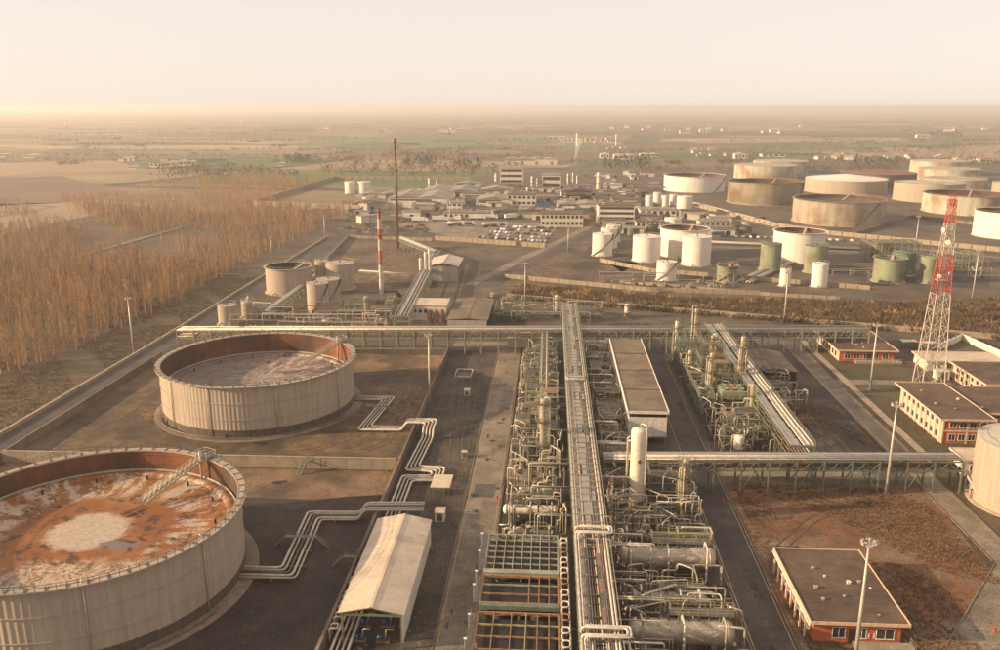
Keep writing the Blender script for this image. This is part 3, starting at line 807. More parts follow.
tank(779,790,270,287,'narrow white tank left of its wider white neighbour','flat','tank_white',None,None,group=S,n=24)
tank(810,827,265,288,'narrow white tank with domed lid by the shrubs','dome','tank_white',None,None,group=S,n=28)
tank(871,904,260,284,'green open tank with stair and platform beside two green silos','open','tank_green',None,(-60,60),group=S,inner='tank_darkgreen')
tank(890,914,254,276,'dark green domed tank behind the green open tank','dome','tank_darkgreen',None,None,group=S,n=36)
tank(918,936,259,284,'green closed tank right of the green open tank','dome','tank_green',None,None,group=S,n=32)
tank(869,889,243,262,'small green tank with frame behind the green open tank','flat','tank_green',None,None,group=S,n=28)
W = 'tanks beside the striped chimney'
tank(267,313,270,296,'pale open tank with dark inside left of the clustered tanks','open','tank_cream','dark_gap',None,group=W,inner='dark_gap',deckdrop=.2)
tank(327,355,265,291,'broad pale tank with flat lid behind the clustered tanks','flat','tank_cream',None,None,group=W)
tank(316,330,262,287,'slim pale tank squeezed left of the broad pale tank','flat','tank_cream',None,None,group=W,n=28)
tank(318,341,281,306,'pale tank with curved stair behind the front pale tank','flat','tank_cream',None,(-100,100),group=W,n=32)
tank(308,330,285,317,'pale tank with curved stair at front of the cluster','flat','tank_cream',None,(-120,110),group=W,n=32)
tank(219,238,307,326,'small pale tank close behind the long rack end','flat','tank_cream',None,None,group=W,n=28)
tank(242,256,303,319,'slim pale vessel tank with domed lid by the long rack','dome','vessel',None,None,group=W,n=24)
tank(345,356,182,194,'white silo tank with pale twin inside the far walled plot','cone','tank_white',None,None,group='far twin tanks',n=28)
tank(358,371,182,194,'white silo tank, right one of the pair in the far walled plot','cone','tank_white',None,None,group='far twin tanks',n=28)
C_ = 'small tanks by the office block'
for l_, r_, t_, b_, lab in [(645,653,196,207,'small white tank at the row end next the office block'),(653,661,193,204,'small white tank, taller one in the row by the office block'),
        (661,669,196,207,'small white tank in the middle of the row by the office block'),(669,677,195,206,'small white tank touching the round white tank'),
        (676,692,197,215,'round white tank, biggest in the group by the office block'),(664,681,219,229,'low white tank in front of the office block tank group')]:
    tank(l_, r_, t_, b_, lab, 'cone', 'tank_white', group=C_, n=24)
# tank at the east edge
p = at(968, 490)
tank_at(106.2, 178.5, 11.2, 14.5, 'tall cream tank with salmon foot beside the white hut', 'cone', 'tank_cream', 'tank_dirty', (-100, 60), band=('salmon', 1.3), corr=True)

# ================================================================== PIPE RACKS AND PIPELINES
Z = Vector((0,0,1))
def rack(label, p, q, w, levels, spacing, steel, pipes=(), truss=None, decks=(), rails=(), name='pipe_rack', xbrace=4, postw=.36, skip=(), loops=(), nside=6, longbeam=True):
    p = Vector((p[0],p[1],0)); q = Vector((q[0],q[1],0)); L = (q-p).length; d = (q-p)/L; n = Vector((d.y,-d.x,0))   # n points to the right of travel
    T = thing(name, label, 'pipe rack', p)
    k = max(1, round(L/spacing)); st = L/k; top = levels[-1]; rz = math.atan2(d.y, d.x)
    for i in range(k+1):
        if any(a <= i*st <= b for a, b in skip): continue
        c = p+d*(st*i)
        for s in (-1, 1):
            bar('post', steel, T, c+n*(s*w/2), c+n*(s*w/2)+Z*top, postw)
        for z in levels:
            bar('cross_beam', steel, T, c-n*(w/2+.3)+Z*(z-.2), c+n*(w/2+.3)+Z*(z-.2), .3, .4)
    for i in range(k):
        a, b = p+d*(st*i), p+d*(st*(i+1))
        for s in (-1, 1):
            o = n*(s*w/2)
            if longbeam:
                for z in levels: bar('edge_beam', steel, T, a+o+Z*(z-.22), b+o+Z*(z-.22), .22, .3)
            if truss:
                m = 4
                for j in range(m):
                    u, v = a+d*(st*j/m)+o, a+d*(st*(j+1)/m)+o
                    z0, z1 = truss if j % 2 else truss[::-1]
                    bar('brace', steel, T, u+Z*z0, v+Z*z1, .14)
            if xbrace and i % xbrace == 1 and not any(x <= i*st <= y for x, y in skip):
                zt = truss[0] if truss else levels[0]
                bar('brace', steel, T, a+o+Z*.2, (a+b)/2+o+Z*(zt-.2), .2)
                bar('brace', steel, T, b+o+Z*.2, (a+b)/2+o+Z*(zt-.2), .2)
    for off, z, r, mt in pipes:
        pts = [p+n*off+Z*z]
        for s0, side, h_, wd in loops:
            base = lambda s_, o_, z_: p+d*s_+n*(off+o_)+Z*(z+z_)
            if abs(off-side[0]) < side[1]:
                ext = side[2]*(1 - .08*abs(off-side[0]))
                g = wd*(1+.35*(off-side[0])/side[1])
                pts += [base(s0-g,0,0), base(s0-g,0,h_), base(s0-g,ext,h_), base(s0+g,ext,h_), base(s0+g,0,h_), base(s0+g,0,0)]
        pts.append(q+n*off+Z*z)
        MB().tube(fillet(pts, max(.35, r*2.2)), r, nside).build('pipe', mt, T)
    for off, wd, z, mt in decks:
        for i in range(k):
            c = p+d*(st*(i+.5))+n*off+Z*z
            box('deck_panel', mt, T, c, (st-.12, wd, .12), rz)
    for off, z in rails:
        b = MB(); m = int(L/2)
        for i in range(m+1):
            c = p+d*(L*i/m)+n*off+Z*z; b.bar(c, c+Z*1.1, .07)
        for zz in (.55, 1.1): b.bar(p+n*off+Z*(z+zz), q+n*off+Z*(z+zz), .06)
        b.build('railing', steel if steel != 'green_steel' else 'pale_green', T)
    return T

def spread(o0, o1, z, spec):
    """pipes laid side by side between offsets o0 and o1; spec = list of (radius, material)"""
    n = len(spec)
    return [(o0+(o1-o0)*(i+.5)/n, z+r+.02, r, m) for i, (r, m) in enumerate(spec)]
rnd = random.Random(3)
def mixpipes(k, mats, r0=.09, r1=.26):
    return [(rnd.uniform(r0, r1), rnd.choice(mats)) for _ in range(k)]

# long east-west rack
PA, QA = (-131, 283.6), (113, 299.2)
rack('long pale pipe rack on green trestles crossing behind the tanks', PA, QA, 6.4, [6.2, 8.6], 6.0, 'pale_green',
     spread(-3.0, 3.0, 8.6, mixpipes(13, ['pale_pipe','pale_pipe','white_pipe','grey_pipe','alu'])) + spread(-2.7, 2.7, 6.2, mixpipes(8, ['grey_pipe','rust_pipe','pale_pipe'])),
     truss=(6.3, 8.3), rails=[(3.3, 8.6)], decks=[(-2.6, 1.0, 8.72, 'deck')])
# central north-south rack
CP, CQ = (8.4, 62), (8.0, 330)
cp = [(-2.80, 9.3, .24, 'white_pipe'), (-2.34, 9.3, .2, 'white_pipe'), (-1.91, 9.2, .11, 'pale_pipe'), (-1.61, 9.2, .09, 'alu'), (-1.27, 9.25, .13, 'pale_pipe'), (-0.98, 9.2, .08, 'pale_pipe'),
      (0.85, 9.2, .09, 'pale_pipe'), (1.15, 9.25, .14, 'pale_pipe'), (1.49, 9.2, .09, 'alu'), (1.78, 9.2, .1, 'rust_pipe'), (2.21, 9.3, .19, 'white_pipe'), (2.72, 9.3, .22, 'pale_pipe')]
cp += spread(-2.8, 2.8, 6.6, mixpipes(14, ['pale_pipe','grey_pipe','rust_pipe','alu','grey_pipe'], .07, .2))
rack('broad central pipe rack running north through the process unit', CP, CQ, 5.8, [6.6, 9.0], 6.0, 'green_steel', cp,
     truss=None, rails=[(-3.2, 9.0), (3.2, 9.0)], loops=[(47.5, (-2.57, .45, 6.8), 1.3, 1.2), (78.5, (-2.57, .45, 6.2), 1.3, 1.1), (168, (2.47, .45, -5.4), 1.2, 1.2)], xbrace=3,
     decks=[])
T = thing('cable_tray', 'wide pale cable tray lying along the middle of the central rack', 'tray', (8.2, 141, 9.1), 'trays and walkways on racks')
for i in range(31):
    y = 142+i*6; s = 1 if i % 4 else .6
    box('cover', 'tray', T, (8.0+.15*math.sin(i*2.1), y+2.9, 9.5), (1.5*s+.1, 5.8, .1))
    if i % 5 == 2: box('cover', 'tray', T, (9.5, y+2.5, 9.48), (.7, 4.2, .09))
    for s_ in (-1, 1): box('side_rail', 'alu', T, (8.0+s_*.9, y+2.9, 9.48), (.08, 5.9, .24))
    bar('bearer', 'green_steel', T, (6.9,y,9.3), (9.1,y,9.3), .16)
    for k_ in (0, 3): bar('hoop', 'pale_green', T, (5.2,y+k_,9.72), (11.2,y+k_,9.72), .13)
T = thing('cable_tray', 'narrow walkway grating with clutter on the south end of central rack', 'tray', (9.2, 110, 9.1), 'trays and walkways on racks')
for i in range(6): box('cover', 'rust_pipe' if i % 2 else 'deck', T, (9.1, 111+i*4.2, 9.45), (.6, 3.9, .1)); box('cover', 'deck', T, (6.9, 111+i*4.6, 9.42), (.5, 4.2, .1))
# middle east-west rack
rack('green trestle pipe rack with pale flat top crossing from central rack to east road', (12.8, 180.4), (93.5, 184.8), 4.6, [5.6, 7.8], 6.2, 'green_steel',
     spread(-2.2, 2.2, 7.8, mixpipes(9, ['pale_pipe','white_pipe','alu','pale_pipe','grey_pipe'], .14, .24)) + spread(-1.9, 1.9, 5.6, mixpipes(6, ['grey_pipe','rust_pipe'], .1, .2)),
     truss=(5.7, 7.5), xbrace=2, decks=[(1.2, 1.1, 8.1, 'deck'), (-1.2, 1.1, 8.1, 'tray')])
# east north-south rack
rack('east pipe rack with twin pale walkways joining the two crossing racks', (59.2, 187), (59.2, 300), 5.8, [6.4, 8.8], 6.0, 'green_steel',
     spread(.2, 2.8, 8.8, mixpipes(5, ['pale_pipe','white_pipe','alu'], .16, .28)) + spread(-2.6, 2.6, 6.4, mixpipes(7, ['grey_pipe','pale_pipe','rust_pipe'], .1, .22)),
     rails=[(-3.0, 8.8), (3.0, 8.8)], decks=[(-1.6, 2.0, 8.95, 'tray')], xbrace=3)
# rack going north beside the chimney, and a rack across the west cluster
E0, E1 = at(402, 332), at(436, 262)
rack('slanting pipe rack leading north beside the striped chimney', (E0.x, E0.y), (E1.x, E1.y), 6, [4.5, 6.5], 7, 'pale_green',
     spread(-2.6, 2.6, 6.5, mixpipes(8, ['pale_pipe','white_pipe','grey_pipe'], .16, .3)), truss=None, rails=[(3.1, 6.5)], decks=[(0, 1.2, 6.8, 'deck')])
E2, E3 = at(436, 264), at(399, 248)
rack('pale pipe bridge running from the flare stack foot to slanting rack', (E3.x, E3.y), (E2.x, E2.y), 3.5, [5.5, 7], 7, 'pale_green', spread(-1.5, 1.5, 7, mixpipes(4, ['white_pipe','pale_pipe'], .25, .4)), truss=(5.6, 6.8))
E4, E5 = at(268, 322), at(318, 283)
rack('low pipe rack slanting between the clustered pale tanks', (E4.x, E4.y), (E5.x, E5.y), 2.6, [3.2, 4.6], 6, 'pale_green', spread(-1.1, 1.1, 4.6, mixpipes(5, ['pale_pipe','white_pipe'], .14, .26)), rails=[(1.3, 4.6)])
E6, E7 = at(360, 279), at(412, 283)
rack('thin pipe bridge crossing behind the striped chimney', (E6.x, E6.y), (E7.x, E7.y), 2.2, [4.2], 7, 'pale_green', spread(-.9, .9, 4.2, mixpipes(4, ['pale_pipe','white_pipe'], .14, .26)))

# ground pipelines of the tanks
def bundle(label, path, n, gap, r, mats, sleepers, z=.75, sl_w=None):
    T = thing('pipeline', label, 'pipeline', (path[0][0], path[0][1], 0), 'pipelines serving the big tanks')
    P = [Vector((x, y, z if len(c) == 0 else c[0])) for x, y, *c in path]
    for i in range(n):
        off = (i-(n-1)/2)*gap
        MB().tube(fillet(offset_path(P, off), 1.0), r*(1 if i % 3 else 1.25), 8).build('pipe', mats[i % len(mats)], T)
    for a, b in zip(P, P[1:]):
        L = (b-a).length
        if L < 3: continue
        d = (b-a)/L; nn = Vector((d.y,-d.x,0)); m = max(1, int(L/sleepers))
        for i in range(m):
            c = a+d*(L*(i+.5)/m)
            w = (n*gap)/2+.3; zz = c.z-r-.12
            bar('sleeper', 'concrete' if zz < 1 else 'green_steel', T, c-nn*w+Z*(zz-c.z), c+nn*w+Z*(zz-c.z), .3, .24)
            for s in (-1, 1): bar('leg', 'green_steel', T, c+nn*(s*w*.8)-Z*c.z, c+nn*(s*w*.8)+Z*(zz-c.z-.1), .2)
    return T
bundle('four pale zigzag pipes from the grey roofed tank to the pump shed', [(-57.5,236.5),(-47.4,236.8),(-49.6,212.6),(-39,212.8),(-38,212.8,3.0),(-31.2,213,3.0),(-31.3,208,3.0),(-31.4,207),(-32.4,187.2),(-25.8,186.8),(-25.8,181.8),(-32.6,181.4),(-32.6,150),(-32.9,62)], 4, .9, .22, ['white_pipe','pale_pipe','pale_pipe','white_pipe'], 5.5)
bundle('five pale pipes bending from the rusty roofed tank over the bund wall', [(-58.5,138.6),(-47.8,138.8),(-49.2,161.6),(-39.4,162),(-38.4,162.1,3.0),(-25.8,162.8,3.0)], 5, .88, .21, ['white_pipe','pale_pipe','grey_pipe','white_pipe','pale_pipe'], 5.0)
T = thing('pipeline', 'row of small upright pipe loops between bund wall and pump shed', 'pipeline', (-35, 118, 0), 'pipelines serving the big tanks')
for i, y in enumerate((119, 122.2, 125.4, 128.4, 133.2)):
    MB().tube(fillet([(-34.9,y,.3),(-34.9,y,3.0),(-33.6,y,3.0),(-33.6,y,3.0),(-33.6,y+1.3,3.0),(-34.9,y+1.3,3.0),(-34.9,y+1.3,.3)], .4), .17, 8).build('pipe', 'white_pipe', T)
# stile over the pipelines in green steel
def stile(x, y, L, label, rz):
    T = thing('stile', label, 'stile', (x,y,0), 'green steel stiles over pipes')
    dx, dy = math.cos(rz), math.sin(rz); D = Vector((dx,dy,0)); S = Vector((-dy,dx,0)); c = Vector((x,y,0))
    for s in (-1, 1):
        bar('stringer', 'green_steel', T, c-D*(L/2+2.2)+S*(.5*s), c-D*L/2+S*(.5*s)+Z*2.2, .14, .26)
        bar('stringer', 'green_steel', T, c+D*(L/2+2.2)+S*(.5*s), c+D*L/2+S*(.5*s)+Z*2.2, .14, .26)
        bar('rail', 'green_steel', T, c-D*L/2+S*(.5*s)+Z*3.2, c+D*L/2+S*(.5*s)+Z*3.2, .08)
        for i in range(4): bar('stanchion', 'green_steel', T, c+D*(L*(i/3-.5))+S*(.5*s)+Z*2.2, c+D*(L*(i/3-.5))+S*(.5*s)+Z*3.2, .07)
        for e in (-1, 1): bar('leg', 'green_steel', T, c+D*(L/2*e)+S*(.5*s), c+D*(L/2*e)+S*(.5*s)+Z*2.2, .12)
    box('platform', 'green_steel', T, c+Z*2.2, (L, 1.1, .1), rz)
    for e in (-1, 1):
        for i in range(6):
            t = (i+.5)/6; box('tread', 'green_steel', T, c+D*e*(L/2+2.2*(1-t))+Z*(2.2*t), (.3, 1.0, .06), rz)
    return T
stile(-48.6, 150, 6.5, 'green stile over the five pipes by the rusty roofed tank', 0)
stile(-49, 226, 6, 'green stile over the zigzag pipes by the grey roofed tank', 0)
stile(-36.4, 143, 4, 'green stile crossing the bund wall beside the pump shed', 0)
stile(-57.5, 187, 4, 'green stile crossing the bund wall between the big tanks', R(70))

# ================================================================== PROCESS EQUIPMENT
def railing(b, pts, z, closed=False):
    P = [Vector((p[0],p[1],z)) for p in pts]
    if closed: P.append(P[0])
    for a, c in zip(P, P[1:]):
        L = (c-a).length; m = max(1, int(L/1.4))
        for i in range(m+1): q = a+(c-a)*(i/m); b.bar(q, q+Z*1.1, .06)
        for zz in (.55, 1.1): b.bar(a+Z*zz, c+Z*zz, .055)
def column(x, y, h, r, mat, label, plats=(), ladder=-90, pipes=2, rail='yellow_rail', group='upright columns of the plant', skirt=True, cap='dome', name='column'):
    T = thing(name, label, 'column', (x,y,0), group)
    z0 = 2.2 if skirt else .3
    prof = [(r,z0)] + [(r*(1+(.02 if i % 2 else 0)), z0+(h-r*.5-z0)*i/8) for i in range(1, 9)] + [(r*math.cos(t)+.001, h-r*.5+r*.5*math.sin(t)) for t in (R(25),R(50),R(72),R(90))]
    MB().lathe(prof, 20, x, y).build('shell', mat, T)
    if skirt: MB().lathe([(r*1.12,0),(r*1.05,z0+.05)], 20, x, y).build('skirt', 'concrete', T)
    MB().lathe([(r*1.5,0),(r*1.5,.4),(r*1.1,.45)], 12, x, y, False).build('footing', 'concrete', T)
    MB().tube([(x,y,h-.1),(x,y,h+.9)], .16, 6).build('vent', 'grey_pipe', T)
    for z in plats:
        k = 14; b = MB(); ro = r+1.15
        b.lathe([(r+.05,z),(ro,z),(ro,z+.1),(r+.05,z+.1)], 18, x, y, False, True)
        pl = b.build('platform', 'deck', T)
        b = MB()
        railing(b, [(x+ro*math.cos(2*math.pi*i/k), y+ro*math.sin(2*math.pi*i/k)) for i in range(k)], z+.1, True)
        b.build('railing', rail, pl)
    if ladder is not None:
        a = R(ladder); c = Vector((x+(r+.35)*math.cos(a), y+(r+.35)*math.sin(a), 0)); s = Vector((-math.sin(a), math.cos(a), 0))*.28; o = Vector((math.cos(a), math.sin(a), 0))
        b = MB()
        for e in (-1, 1): b.bar(c+s*e+Z*.3, c+s*e+Z*(h+.6), .07)
        for i in range(int(h/.45)): b.bar(c-s+Z*(.5+i*.45), c+s+Z*(.5+i*.45), .05)
        ld = b.build('ladder', rail, T)
        b = MB()
        for i in range(int((h-2.5)/1.1)):
            z = 2.6+i*1.1
            pts = [c+s*1.2+Z*z, c+s*1.3+o*.6+Z*z, c+o*.85+Z*z, c-s*1.3+o*.6+Z*z, c-s*1.2+Z*z]
            for u, v in zip(pts, pts[1:]): b.bar(u, v, .06)
        for w_ in (s*1.3+o*.6, o*.85, -s*1.3+o*.6): b.bar(c+w_+Z*2.6, c+w_+Z*h, .05)
        b.build('cage', rail, ld)
    for i in range(pipes):
        a = R(random.choice((20, 75, 160, 200, 230, 310))+i*25); pr = random.uniform(.12, .24)
        u = Vector((math.cos(a), math.sin(a), 0)); zt = h*random.uniform(.7, 1.02)
        c = Vector((x,y,0)); e = r+.5+pr
        MB().tube(fillet([c+u*(r*.3)+Z*(zt+.2), c+u*(r*.3)+Z*(zt+.9), c+u*e+Z*(zt+.9), c+u*e+Z*1.2, c+u*(e+2.2)+Z*1.2], .5), pr, 8).build('pipe', random.choice(['pale_pipe','white_pipe','alu']), T)
    for z in (h*.3, h*.62):
        a = R(random.uniform(200, 340)); u = Vector((math.cos(a), math.sin(a), 0)); c = Vector((x,y,z))
        MB().tube([c+u*(r*.8), c+u*(r+.35)], min(.4, r*.4), 8).build('manhole', 'grey_pipe', T)
    return T
def drum(x0, x1, y, z, r, mat, label, deck=True, group='horizontal drums', pipes=3, deckspan=(.35, .95)):
    T = thing('pressure_drum', label, 'drum', ((x0+x1)/2, y, 0), group)
    hd = r*.55; xs = []; rs = []
    for t in (90, 70, 45, 20): xs.append(x0+hd*(1-math.sin(R(t)))); rs.append(max(.02, r*math.cos(R(t))))
    m = 6
    for i in range(m+1): xs.append(x0+hd+(x1-x0-2*hd)*i/m); rs.append(r)
    for t in (20, 45, 70, 90): xs.append(x1-hd*(1-math.sin(R(t)))); rs.append(max(.02, r*math.cos(R(t))))
    MB().tube([(x,y,z) for x in xs], rs, 24).build('shell', mat, T)
    for x in (x0+hd+.2, x1-hd-.2, (x0+x1)/2):
        b = MB(); b.tube([(x-.09,y,z),(x+.09,y,z)], r+.06, 24); b.build('band', 'alu', T)
    for x in (x0+(x1-x0)*.2, x0+(x1-x0)*.8):
        box('saddle', 'concrete', T, (x, y, (z-r*.6)/2), (.8, r*1.7, z-r*.6))
    for i in range(pipes):
        x = x0+(x1-x0)*(.12+.76*i/max(1, pipes-1)); zt = z+r+random.uniform(.8, 1.6); yo = y-r-.6-random.uniform(0, .6)
        MB().tube(fillet([(x,y,z+r-.1),(x,y,zt),(x+.01,yo,zt),(x,yo,.8),(x-2,yo,.8)], .5), random.uniform(.12,.2), 8).build('pipe', random.choice(['white_pipe','pale_pipe','alu']), T)
    for i in range(int((x1-x0)/1.6)):
        x = x0+hd+.6+i*1.6
        if x < x1-hd: MB().lathe([(.16,z+r-.05),(.16,z+r+.3),(.24,z+r+.3),(.02,z+r+.38)], 8, x, y+.25).build('nozzle', 'grey_pipe', T)
    if deck:
        xa, xb = x0+(x1-x0)*deckspan[0], x0+(x1-x0)*deckspan[1]; zd = z+r+.45; ya, yb = y+.6, y+r+.9
        pl = MB().box(xa, xb, ya, yb, zd, zd+.1).build('platform', 'deck', T)
        b = MB(); railing(b, [(xa,ya),(xb,ya),(xb,yb),(xa,yb)], zd+.1, True); b.build('railing', 'yellow_rail', pl)
        for x in (xa+.2, xb-.2): bar('post', 'yellow_rail', T, (x,yb-.2,0), (x,yb-.2,zd), .16)
        b = MB()
        for s in (-.3, .3): b.bar((xa+1.4+s, y-r-.2, .2), (xa+1.4+s, y-.2, zd+1.1), .08)
        for i in range(9): b.bar((xa+1.1, y-r-.2+(r)*i/9, .4+(zd)*i/9), (xa+1.7, y-r-.2+r*i/9, .4+zd*i/9), .06)
        b.build('ladder', 'yellow_rail', T)
    return T
def exchanger(x, y, z, L, r, axis, mat, label, group):
    T = thing('heat_exchanger', label, 'exchanger', (x,y,0), group)
    D = Vector((1,0,0)) if axis == 'x' else Vector((0,1,0)); c = Vector((x,y,z)); N_ = Vector((-D.y, D.x, 0))
    MB().tube([c-D*(L/2), c+D*(L*.38)], r, 14).build('shell', mat, T)
    MB().tube([c+D*(L*.38), c+D*(L*.46), c+D*(L*.5)], [r*1.02, r*.95, r*.4], 14).build('head', mat, T)
    for t in (-.5, -.42, .38): MB().tube([c+D*(L*t-.06), c+D*(L*t+.1)], r*1.25, 14).build('flange', 'grey_pipe', T)
    for t in (-.28, .22): box('saddle', 'concrete' if z < 2.5 else 'green_steel', T, c+D*(L*t)-Z*((z if z < 2.5 else r+.25)/2), (.35 if axis == 'x' else r*1.5, r*1.5 if axis == 'x' else .35, z if z < 2.5 else r+.25))
    for t, s in ((-.3, 1), (.25, -1)):
        e = c+D*(L*t)
        MB().tube(fillet([e+Z*(r*.8), e+Z*(r+.9), e+Z*(r+.9)+N_*(1.4*s), e+N_*(1.4*s)-Z*(z-.7)], .4), r*.3, 7).build('nozzle', 'pale_pipe', T)
    return T
def pump(x, y, rz, label, group, mat='grey_pipe', motor='green_steel'):
    T = thing('pump', label, 'pump', (x,y,0), group)
    D = Vector((math.cos(rz), math.sin(rz), 0)); c = Vector((x,y,0))
    box('plinth', 'concrete', T, c+Z*.2, (2.2,.9,.4), rz)
    MB().tube([c-D*.9+Z*.85, c-D*.1+Z*.85], .38, 10).build('motor', motor, T)
    MB().tube([c-D*.1+Z*.8, c+D*.25+Z*.8, c+D*.3+Z*.8, c+D*.75+Z*.8], [.16,.16,.46,.46], 12).build('casing', mat, T)
    MB().tube(fillet([c+D*.55+Z*1.0, c+D*.55+Z*2.4, c+D*1.8+Z*2.4], .4), .13, 7).build('pipe', 'pale_pipe', T)
    return T
def frame(x0, x1, y0, y1, levels, steel, label, group, bay=3.6, deck=.35, brace=True, rail=True, grid=0):
    T = thing('steel_frame', label, 'frame', (x0,y0,0), group)
    nx, ny = max(1, round((x1-x0)/bay)), max(1, round((y1-y0)/bay)); top = levels[-1]
    X = [x0+(x1-x0)*i/nx for i in range(nx+1)]; Y = [y0+(y1-y0)*j/ny for j in range(ny+1)]
    for x in X:
        for y in Y: bar('post', steel, T, (x,y,0), (x,y,top), .26)
    for z in levels:
        for y in Y: bar('beam', steel, T, (x0-.15,y,z-.16), (x1+.15,y,z-.16), .2, .3)
        for x in X: bar('beam', steel, T, (x,y0-.15,z-.14), (x,y1+.15,z-.14), .2, .26)
        for i in range(nx):
            for j in range(ny):
                if random.random() < deck:
                    bx('deck_panel', random.choice(['deck','deck','deck','rust_pipe']), T, X[i]+.12, X[i+1]-.12, Y[j]+.12, Y[j+1]-.12, z+.03, z+.1)
    if brace:
        for j in range(ny):
            zs = [0]+list(levels)
            for a, b_ in zip(zs, zs[1:]):
                if random.random() < .5: bar('brace', steel, T, (x0,Y[j],a+.1), (x0,Y[j+1],b_-.2), .12)
        for i in range(nx):
            if random.random() < .6: bar('brace', steel, T, (X[i],y0,.1), (X[i+1],y0,levels[0]-.2), .12)
    if rail:
        b = MB(); railing(b, [(x0,y0),(x1,y0),(x1,y1),(x0,y1)], top+.06, True); b.build('railing', random.choice(['yellow_rail','pale_green','pale_green']), T)
    return T
def bent_pipe(x, y, label, group, dx, dy, zmax=7, into=None, mats=('white_pipe','pale_pipe','grey_pipe','alu','pale_pipe')):
    """one freestanding pipe: rises, runs along, turns and comes down"""
    r = random.choice((random.uniform(.06,.12), random.uniform(.06,.14), random.uniform(.12,.24))); z = random.uniform(1.5, zmax); c = Vector((x,y,.1))
    pts = [c, c+Z*z, c+Z*z+Vector((dx,0,0)), c+Z*z+Vector((dx,dy,0)), Vector((x+dx,y+dy,.1))]
    if random.random() < .4: pts = [c, c+Z*z, c+Z*z+Vector((dx*.5,0,0)), c+Z*(z+1.4)+Vector((dx*.5,0,0)), c+Z*(z+1.4)+Vector((dx,dy,0)), Vector((x+dx,y+dy,.1))]
    if into is not None:
        into.tube(fillet(pts, .5), min(r, .13), 6); return
    mt = random.choice(mats); o = MB().tube(fillet(pts, .5), r, 7).build('bent_pipe', mt, None, (x,y,0))
    w = ('thick ' if r > .14 else 'thin ')+{'white_pipe':'white','pale_pipe':'pale','grey_pipe':'dark grey','alu':'silver'}[mt]+(' stepped' if len(pts) == 6 else ' arched')+(' tall' if z > zmax*.6 else ' low')
    return tag(o, w+' '+label, 'pipe', group)

# named columns
column(-0.9, 189.8, 18.2, .85, 'vessel', 'slender brown grey column with caged top left of the central rack', (6.5, 12.5, 17.0), -60, 3)
column(19.6, 170.8, 18.8, 1.65, 'column_cream', 'stout smooth cream column standing beside the central rack', (), None, 4)
column(29.2, 166.5, 13.8, .8, 'vessel', 'brown column wrapped in ladders and platforms east of cream column', (3.5, 6.5, 9.5, 12.8), -120, 3)
column(57.6, 245, 19.5, .75, 'vessel', 'tall pale column rising through the east unit beside the rack', (6, 11, 16), -100, 3)
column(47.6, 239, 16, .7, 'vessel', 'tall brown column at the west side of the east unit', (5, 10, 14.5), -90, 2)
column(56.0, 223, 12, .7, 'vessel', 'short brown column south of the green cooler in the east unit', (4.5, 8.5), -90, 2)
column(43.6, 282, 14.5, .65, 'column_cream', 'pale column at the north west corner of east unit', (6, 12), -90, 2)
column(51.0, 288, 17.5, .6, 'vessel', 'thin grey column near the long rack in the east unit', (6, 12, 16), -90, 2)
column(52.8, 266, 14, .6, 'vessel', 'thin brown column between frames of the east unit', (5, 9, 13), -70, 2)
column(45.3, 262, 10, .7, 'pale_pipe', 'squat pale column among green frames of the east unit', (4, 8.6), -90, 2)
column(48.0, 201, 5.6, 1.3, 'column_cream', 'short fat cream vessel by the crossing rack', (), None, 1, group='short vessels')
NR = rack('narrow yellowish pipe rack with close rungs left of the central rack', (-1.1, 196), (-1.3, 292), 2.4, [5.4, 8.0], 6.0, 'pale_green',
     spread(-1.0, 1.0, 5.4, mixpipes(4, ['grey_pipe','pale_pipe','rust_pipe'], .1, .2)) + [(-.75, 8.2, .14, 'pale_pipe'), (.75, 8.2, .16, 'white_pipe')], xbrace=3)
for i in range(64): bar('rung', 'yellow_rail', NR, (-2.2, 196.4+i*1.5, 8.02), (-.1, 196.4+i*1.5, 8.02), .22, .12)
column(3.2, 346, 9, .8, 'column_cream', 'pale stub column north of the long rack', (7,), -90, 1)
column(32.5, 345, 6, 1.1, 'tank_white', 'short white vessel north of the long rack with railing', (5.2,), -90, 1, group='short vessels')
for x, y, h_, lab in ((-19, 343, 8.5, 'brown pole column by the frames north of the long rack'), (-11, 338, 10, 'slim column with platform north of the long rack')):
    column(x, y, h_, .5, 'vessel', lab, (h_-1.5,), -90, 1)
# drums
drum(13.4, 31.4, 142.6, 4.2, 2.0, 'vessel', 'long shiny drum with yellow railed platform, northmost of three', True)
drum(14.6, 27.6, 129.4, 3.8, 1.25, 'vessel', 'thinner drum with bands lying between two thick drums', True, pipes=4)
drum(13.2, 30.2, 119.6, 4.2, 2.0, 'vessel', 'thick drum with railed platform at the south end by the rack', True, deckspan=(.4, 1.0))
drum(14.2, 30.5, 106.5, 4.0, 1.8, 'vessel', 'thick drum furthest south beside the central rack', True)
drum(-9.0, 2.6, 161.8, 3.4, 1.05, 'column_cream', 'cream drum with white rounded end west of the central rack', False)
drum(-6.2, 2.4, 172.8, 2.8, .7, 'vessel', 'short thin drum south of the slender column', False)
drum(14.2, 27, 151.5, 3.4, .9, 'grey_pipe', 'grey drum under the brown laddered column', False)
drum(14, 20.5, 177, 3.0, .9, 'rust_pipe', 'rusty drum under the crossing rack', False)
drum(-7.5, 1.8, 154.2, 2.2, .6, 'grey_pipe', 'small grey drum north of the grid frames', False, pipes=2)

